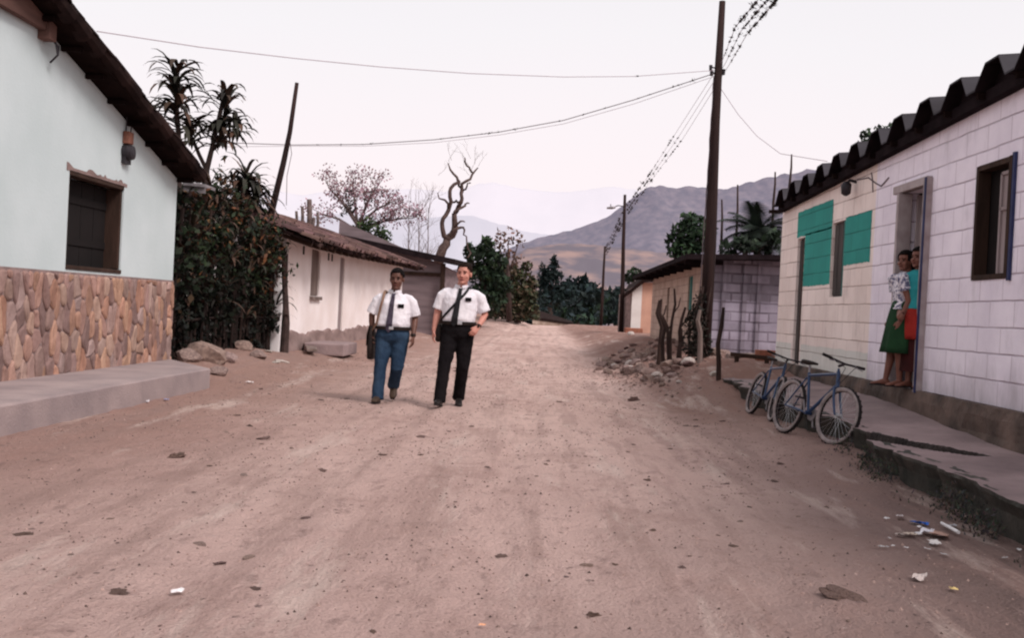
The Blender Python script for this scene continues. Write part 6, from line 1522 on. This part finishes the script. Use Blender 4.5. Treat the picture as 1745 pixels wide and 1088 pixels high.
# ================================================================== BICYCLES
def bike_wheel(parent,c,R_,tw=.030,steer=0,name='wheel'):
    """wheel in the local XZ plane at c"""
    w_=bpy.data.objects.new(name,None)
    rim=MB(); n=40
    rim.tube([V((math.cos(2*PI*i/n),0,math.sin(2*PI*i/n)))*(R_-.045) for i in range(n+1)],.010,n=8,cap=False)
    rim.tube([(0,-.045,0),(0,.045,0)],.022,n=10); rim.tube([(0,-.03,0),(0,-.024,0)],.032,n=12); rim.tube([(0,.024,0),(0,.03,0)],.032,n=12)
    for i in range(28):
        a=2*PI*i/28; b=a+(.5 if i%2 else -.5); s=-.028 if (i//2)%2 else .028
        rim.tube([V((math.cos(b)*.028,s,math.sin(b)*.028)),V((math.cos(a)*(R_-.05),0,math.sin(a)*(R_-.05)))],.0016,n=4,cap=False)
    o=rim.build('wheel',MATS['silver'],parent,smooth=False); o.location=c; o.rotation_euler=(0,0,steer)
    ty=MB()
    for i in range(n):
        a,b=2*PI*i/n,2*PI*(i+1)/n
        m=14
        for j in range(m):
            p,q=2*PI*j/m,2*PI*(j+1)/m
            f=lambda A_,t_: V((math.cos(A_)*(R_-tw+tw*math.cos(t_)),tw*1.05*math.sin(t_),math.sin(A_)*(R_-tw+tw*math.cos(t_))))
            ty.cm=1 if .9<((p+q)/2)%(2*PI)<2.6 or 3.7<((p+q)/2)%(2*PI)<5.4 else 0
            ty.poly([f(a,p),f(b,p),f(b,q),f(a,q)])
    # tread knobs
    ty.cm=0
    for i in range(64):
        a=2*PI*i/64; c_=V((math.cos(a),0,math.sin(a)))*(R_+.001); ty.box(c_+V((0,(.010 if i%2 else -.010),0)),(.007,.014,.018),Matrix.Rotation(-a,3,'Y'))
    ty.build('tyre',[MATS['rubber'],MATS['tyre_wall']],o)
    return o
def bicycle(label,loc,heading,lean,k,steer,colour='bike_blue'):
    """local +X is forward, the wheels touch z=0"""
    t=thing('bicycle',label,'bicycle',loc); R_=.335
    t.rotation_mode='XYZ'; t.matrix_world=Matrix.Translation(loc)@Matrix.Rotation(heading,4,'Z')@Matrix.Rotation(lean,4,'X')@Matrix.Scale(k,4)
    rw=V((-.44,0,R_)); fwh=V((.60,0,R_)); bb=V((0,0,.30)); st=V((-.17,0,.74)); ht=V((.42,0,.80)); hb=V((.455,0,.68)); sd=V((-.205,0,.86))
    f=MB(); f.tube([st,ht],.017,n=10); f.tube([bb,hb],.020,n=10); f.tube([bb,st,st+V((-.01,0,.03))],.017,n=10); f.tube([hb+V((.01,0,-.03)),ht+V((-.01,0,.03))],.022,n=12)
    for s in (-1,1):
        f.tube([bb+V((-.02,s*.03,0)),V((-.28,s*.055,.325)),rw+V((0,s*.06,0))],[.012,.011,.010],n=8); f.tube([st+V((0,s*.02,-.03)),rw+V((0,s*.06,0))],.009,n=8)
    f.tube([bb+V((0,-.04,0)),bb+V((0,.04,0))],.024,n=12); f.build('frame',MATS[colour],t,smooth=False)
    # steering group: turned about the head tube by computing its points
    ax=(ht-hb).normalized(); Rm=Matrix.Rotation(steer,3,ax)
    def T(p): return hb+Rm@(V(p)-hb)
    fk=MB()
    for s in (-1,1): fk.tube([T(hb+V((.012,s*.045,-.05))),T(hb+V((.05,s*.05,-.16))),T(fwh+V((-.02,s*.052,.03))),T(fwh+V((0,s*.052,0)))],[.016,.015,.012,.010],n=8)
    fk.tube([T(hb+V((.012,-.05,-.045))),T(hb+V((.012,.05,-.045)))],.017,n=8); fk.tube([T(hb),T(ht+V((-.02,0,.06)))],.014,n=8); fk.build('fork',MATS[colour],t)
    bike_wheel(t,rw,R_); fwo=bike_wheel(t,T(fwh),R_,steer=0); fwo.rotation_mode='QUATERNION'; fwo.rotation_quaternion=Rm.to_quaternion()
    h=MB(); c=T(ht+V((-.03,0,.09))); e=T(ht+V((.055,0,.125))); h.tube([c,e],.016,n=8)
    L_=T(ht+V((.03,-.30,.150))); Rr=T(ht+V((.03,.30,.150))); h.tube([L_,e+(L_-e)*.25,e,e+(Rr-e)*.25,Rr],.0125,n=8); ho2=h.build('handlebar',MATS['dark_metal'],t)
    for p in (L_,Rr):
        d=(p-e).normalized(); g_=MB(); g_.tube([p-d*.11,p+d*.012],[.0175,.0175],n=10); g_.build('grip',MATS['rubber'],ho2)
        g_=MB(); g_.tube([p-d*.14,p-d*.13+V((.045,0,-.02)),p-d*.05+V((.055,0,-.035))],.006,n=6); g_.build('brake_lever',MATS['grey_metal'],ho2)
    cb=MB()
    for s in (-1,1): cb.tube([e+V((.03,s*.14,.0)),e+V((.11,s*.05,-.05)),T(ht+V((.04,s*.02,-.10)))],.004,n=5)
    cb.build('brake_cable',MATS['rubber'],ho2)
    s_=MB(); s_.tube([st,sd],.013,n=8); s_.build('seat_post',MATS['grey_metal'],t)
    s_=MB(); s_.loft([(sd+V((-.12,0,.03)),V((0,.055,0)),V((0,0,.018))),(sd+V((-.09,0,.035)),V((0,.075,0)),V((0,0,.028))),(sd+V((-.02,0,.032)),V((0,.055,0)),V((0,0,.026))),(sd+V((.07,0,.030)),V((0,.026,0)),V((0,0,.020))),(sd+V((.15,0,.024)),V((0,.016,0)),V((0,0,.014)))],n=16,p=2.3); s_.build('saddle',MATS['leather_dark'],t,smooth=True)
    ck=MB(); ck.tube([bb+V((0,.045,0)),bb+V((0,.05,0))],[.085,.085],n=26); ck.tube([bb+V((0,.06,0)),bb+V((.06,.065,-.155))],.010,n=6); ck.tube([bb+V((0,-.05,0)),bb+V((-.06,-.065,.155))],.010,n=6); cko=ck.build('crankset',MATS['grey_metal'],t)
    for a in (V((.06,.115,-.155)),V((-.06,-.115,.155))):
        g_=MB(); g_.box(bb+a,(.085,.085,.022)); bevel(g_.build('pedal',MATS['dark_metal'],cko),.005)
    ch=MB(); ch.tube([bb+V((0,.048,.083)),rw+V((0,.048,.03)),rw+V((-.03,.048,0)),rw+V((0,.048,-.03)),bb+V((0,.048,-.083))],.005,n=5); ch.build('chain',MATS['dark_metal'],t)
    return t
p1=V((2.83,10.53,0)); p1.z=gh(p1.x,p1.y)-.01
bicycle('blue mountain bicycle with its handlebar turned up, nearer one leaning on the walkway edge',p1,math.radians(-74),math.radians(-12),.90,.16)
p2=V((2.82,12.62,0)); p2.z=gh(p2.x,p2.y)-.01
bicycle('blue bicycle half hidden behind the nearer one, farther along the walkway edge',p2,math.radians(-86),math.radians(-17),.86,-.12)

# ================================================================== LITTER
def scrap(px,py,size,col,label,name='paper_scrap',mat='paper',crumple=.35,cat='litter',z=0.0,group=None):
    p=onground(px,py); mb=MB(); n=6; mb.cur=col; vv={}
    sd=R.random()*50
    for i in range(n+1):
        for j in range(n+1):
            u,v=i/n-.5,j/n-.5
            vv[i,j]=len(mb.v); mb.v.append((u*size[0]*(1+.25*nz(sd,v*3)),v*size[1]*(1+.25*nz(u*3,sd)),.006+size[0]*crumple*(.25+.5*nz(u*4+sd,v*4,sd))))
    for i in range(n):
        for j in range(n): mb.face((vv[i,j],vv[i+1,j],vv[i+1,j+1],vv[i,j+1]))
    o=mb.build(name,MATS[mat]); o.location=(p.x,p.y,p.z+.008+z); o.rotation_euler=(R.uniform(-.15,.15),R.uniform(-.15,.15),R.uniform(0,6.28)); return tag(o,label,cat,group)
WT=(1,1,1)
scrap(1567,897,(.11,.07),WT,'blue plastic scrap in the litter below the walkway',name='plastic_scrap',mat='blue_plastic')
scrap(1580,912,(.13,.08),(.95,.95,1),'crumpled white paper beside the blue scrap in the litter heap')
scrap(1550,916,(.10,.07),(.7,.6,.5),'yellowish paper scrap left of the blue scrap in the litter heap')
scrap(1592,930,(.09,.06),(.9,.88,.85),'white paper scrap at the front of the litter heap')
scrap(1600,918,(.16,.10),(.55,.36,.29),'brown cardboard piece in the litter heap',name='cardboard_piece')
scrap(1535,917,(.08,.05),(.62,.55,.5),'small pale scrap at the left end of the litter heap')
scrap(1622,902,(.09,.06),(.5,.5,.52),'grey scrap at the right end of the litter heap')
scrap(1510,888,(.04,.03),WT,'tiny white scrap left above the litter heap'); scrap(1533,884,(.05,.03),(.9,.85,.85),'tiny pale scrap just above the litter heap')
mb=MB(); a=onground(1604,900)+V((0,0,.03)); b=onground(1633,916)+V((0,0,.03)); mb.tube([a,b],[.010,.012],n=8); tag(mb.build('plastic_stick',MATS['paper']),'straight white stick lying across the litter heap','stick')
scrap(1720,886,(.10,.06),WT,'orange scrap of plastic under the walkway near the right edge',name='plastic_scrap',mat='orange_plastic')
scrap(1650,885,(.10,.05),(.5,.4,.36),'brownish flat scrap between litter heap and orange scrap')
scrap(1566,991,(.10,.06),(.7,.62,.58),'pale flat scrap in the dirt below the litter heap'); scrap(1625,1010,(.05,.035),(.9,.7,.3),'small yellowish scrap in the right foreground')
scrap(303,1014,(.055,.045),WT,'crumpled white paper in the left foreground')
scrap(25,722,(.10,.06),WT,'white paper scrap lying against the walkway at the left edge'); scrap(60,716,(.08,.05),(.8,.78,.8),'second pale scrap against the walkway at the left edge')
scrap(250,686,(.12,.05),(.75,.72,.74),'pale flat scrap against the middle of the left walkway'); scrap(283,684,(.10,.04),(.45,.5,.75),'bluish scrap near the end of the left walkway')
scrap(345,661,(.12,.08),WT,'white scrap at the far end of the left walkway')
scrap(425,654,(.12,.06),(.95,.9,.88),'pale scrap in the dirt in front of the vine hedge')
scrap(822,1072,(.03,.02),(.95,.5,.3),'tiny orange scrap at the bottom middle'); scrap(1465,690,(.09,.05),(.8,.77,.75),'pale scrap lying on the walkway right of the bicycles',z=.30)
for i in range(16):
    px=R.uniform(1500,1740); py=R.uniform(880,960)
    scrap(px,py,(R.uniform(.02,.05),R.uniform(.015,.04)),(R.uniform(.4,1),)*3,'tiny scrap of litter scattered around the litter heap',group='tiny scraps round the litter heap')
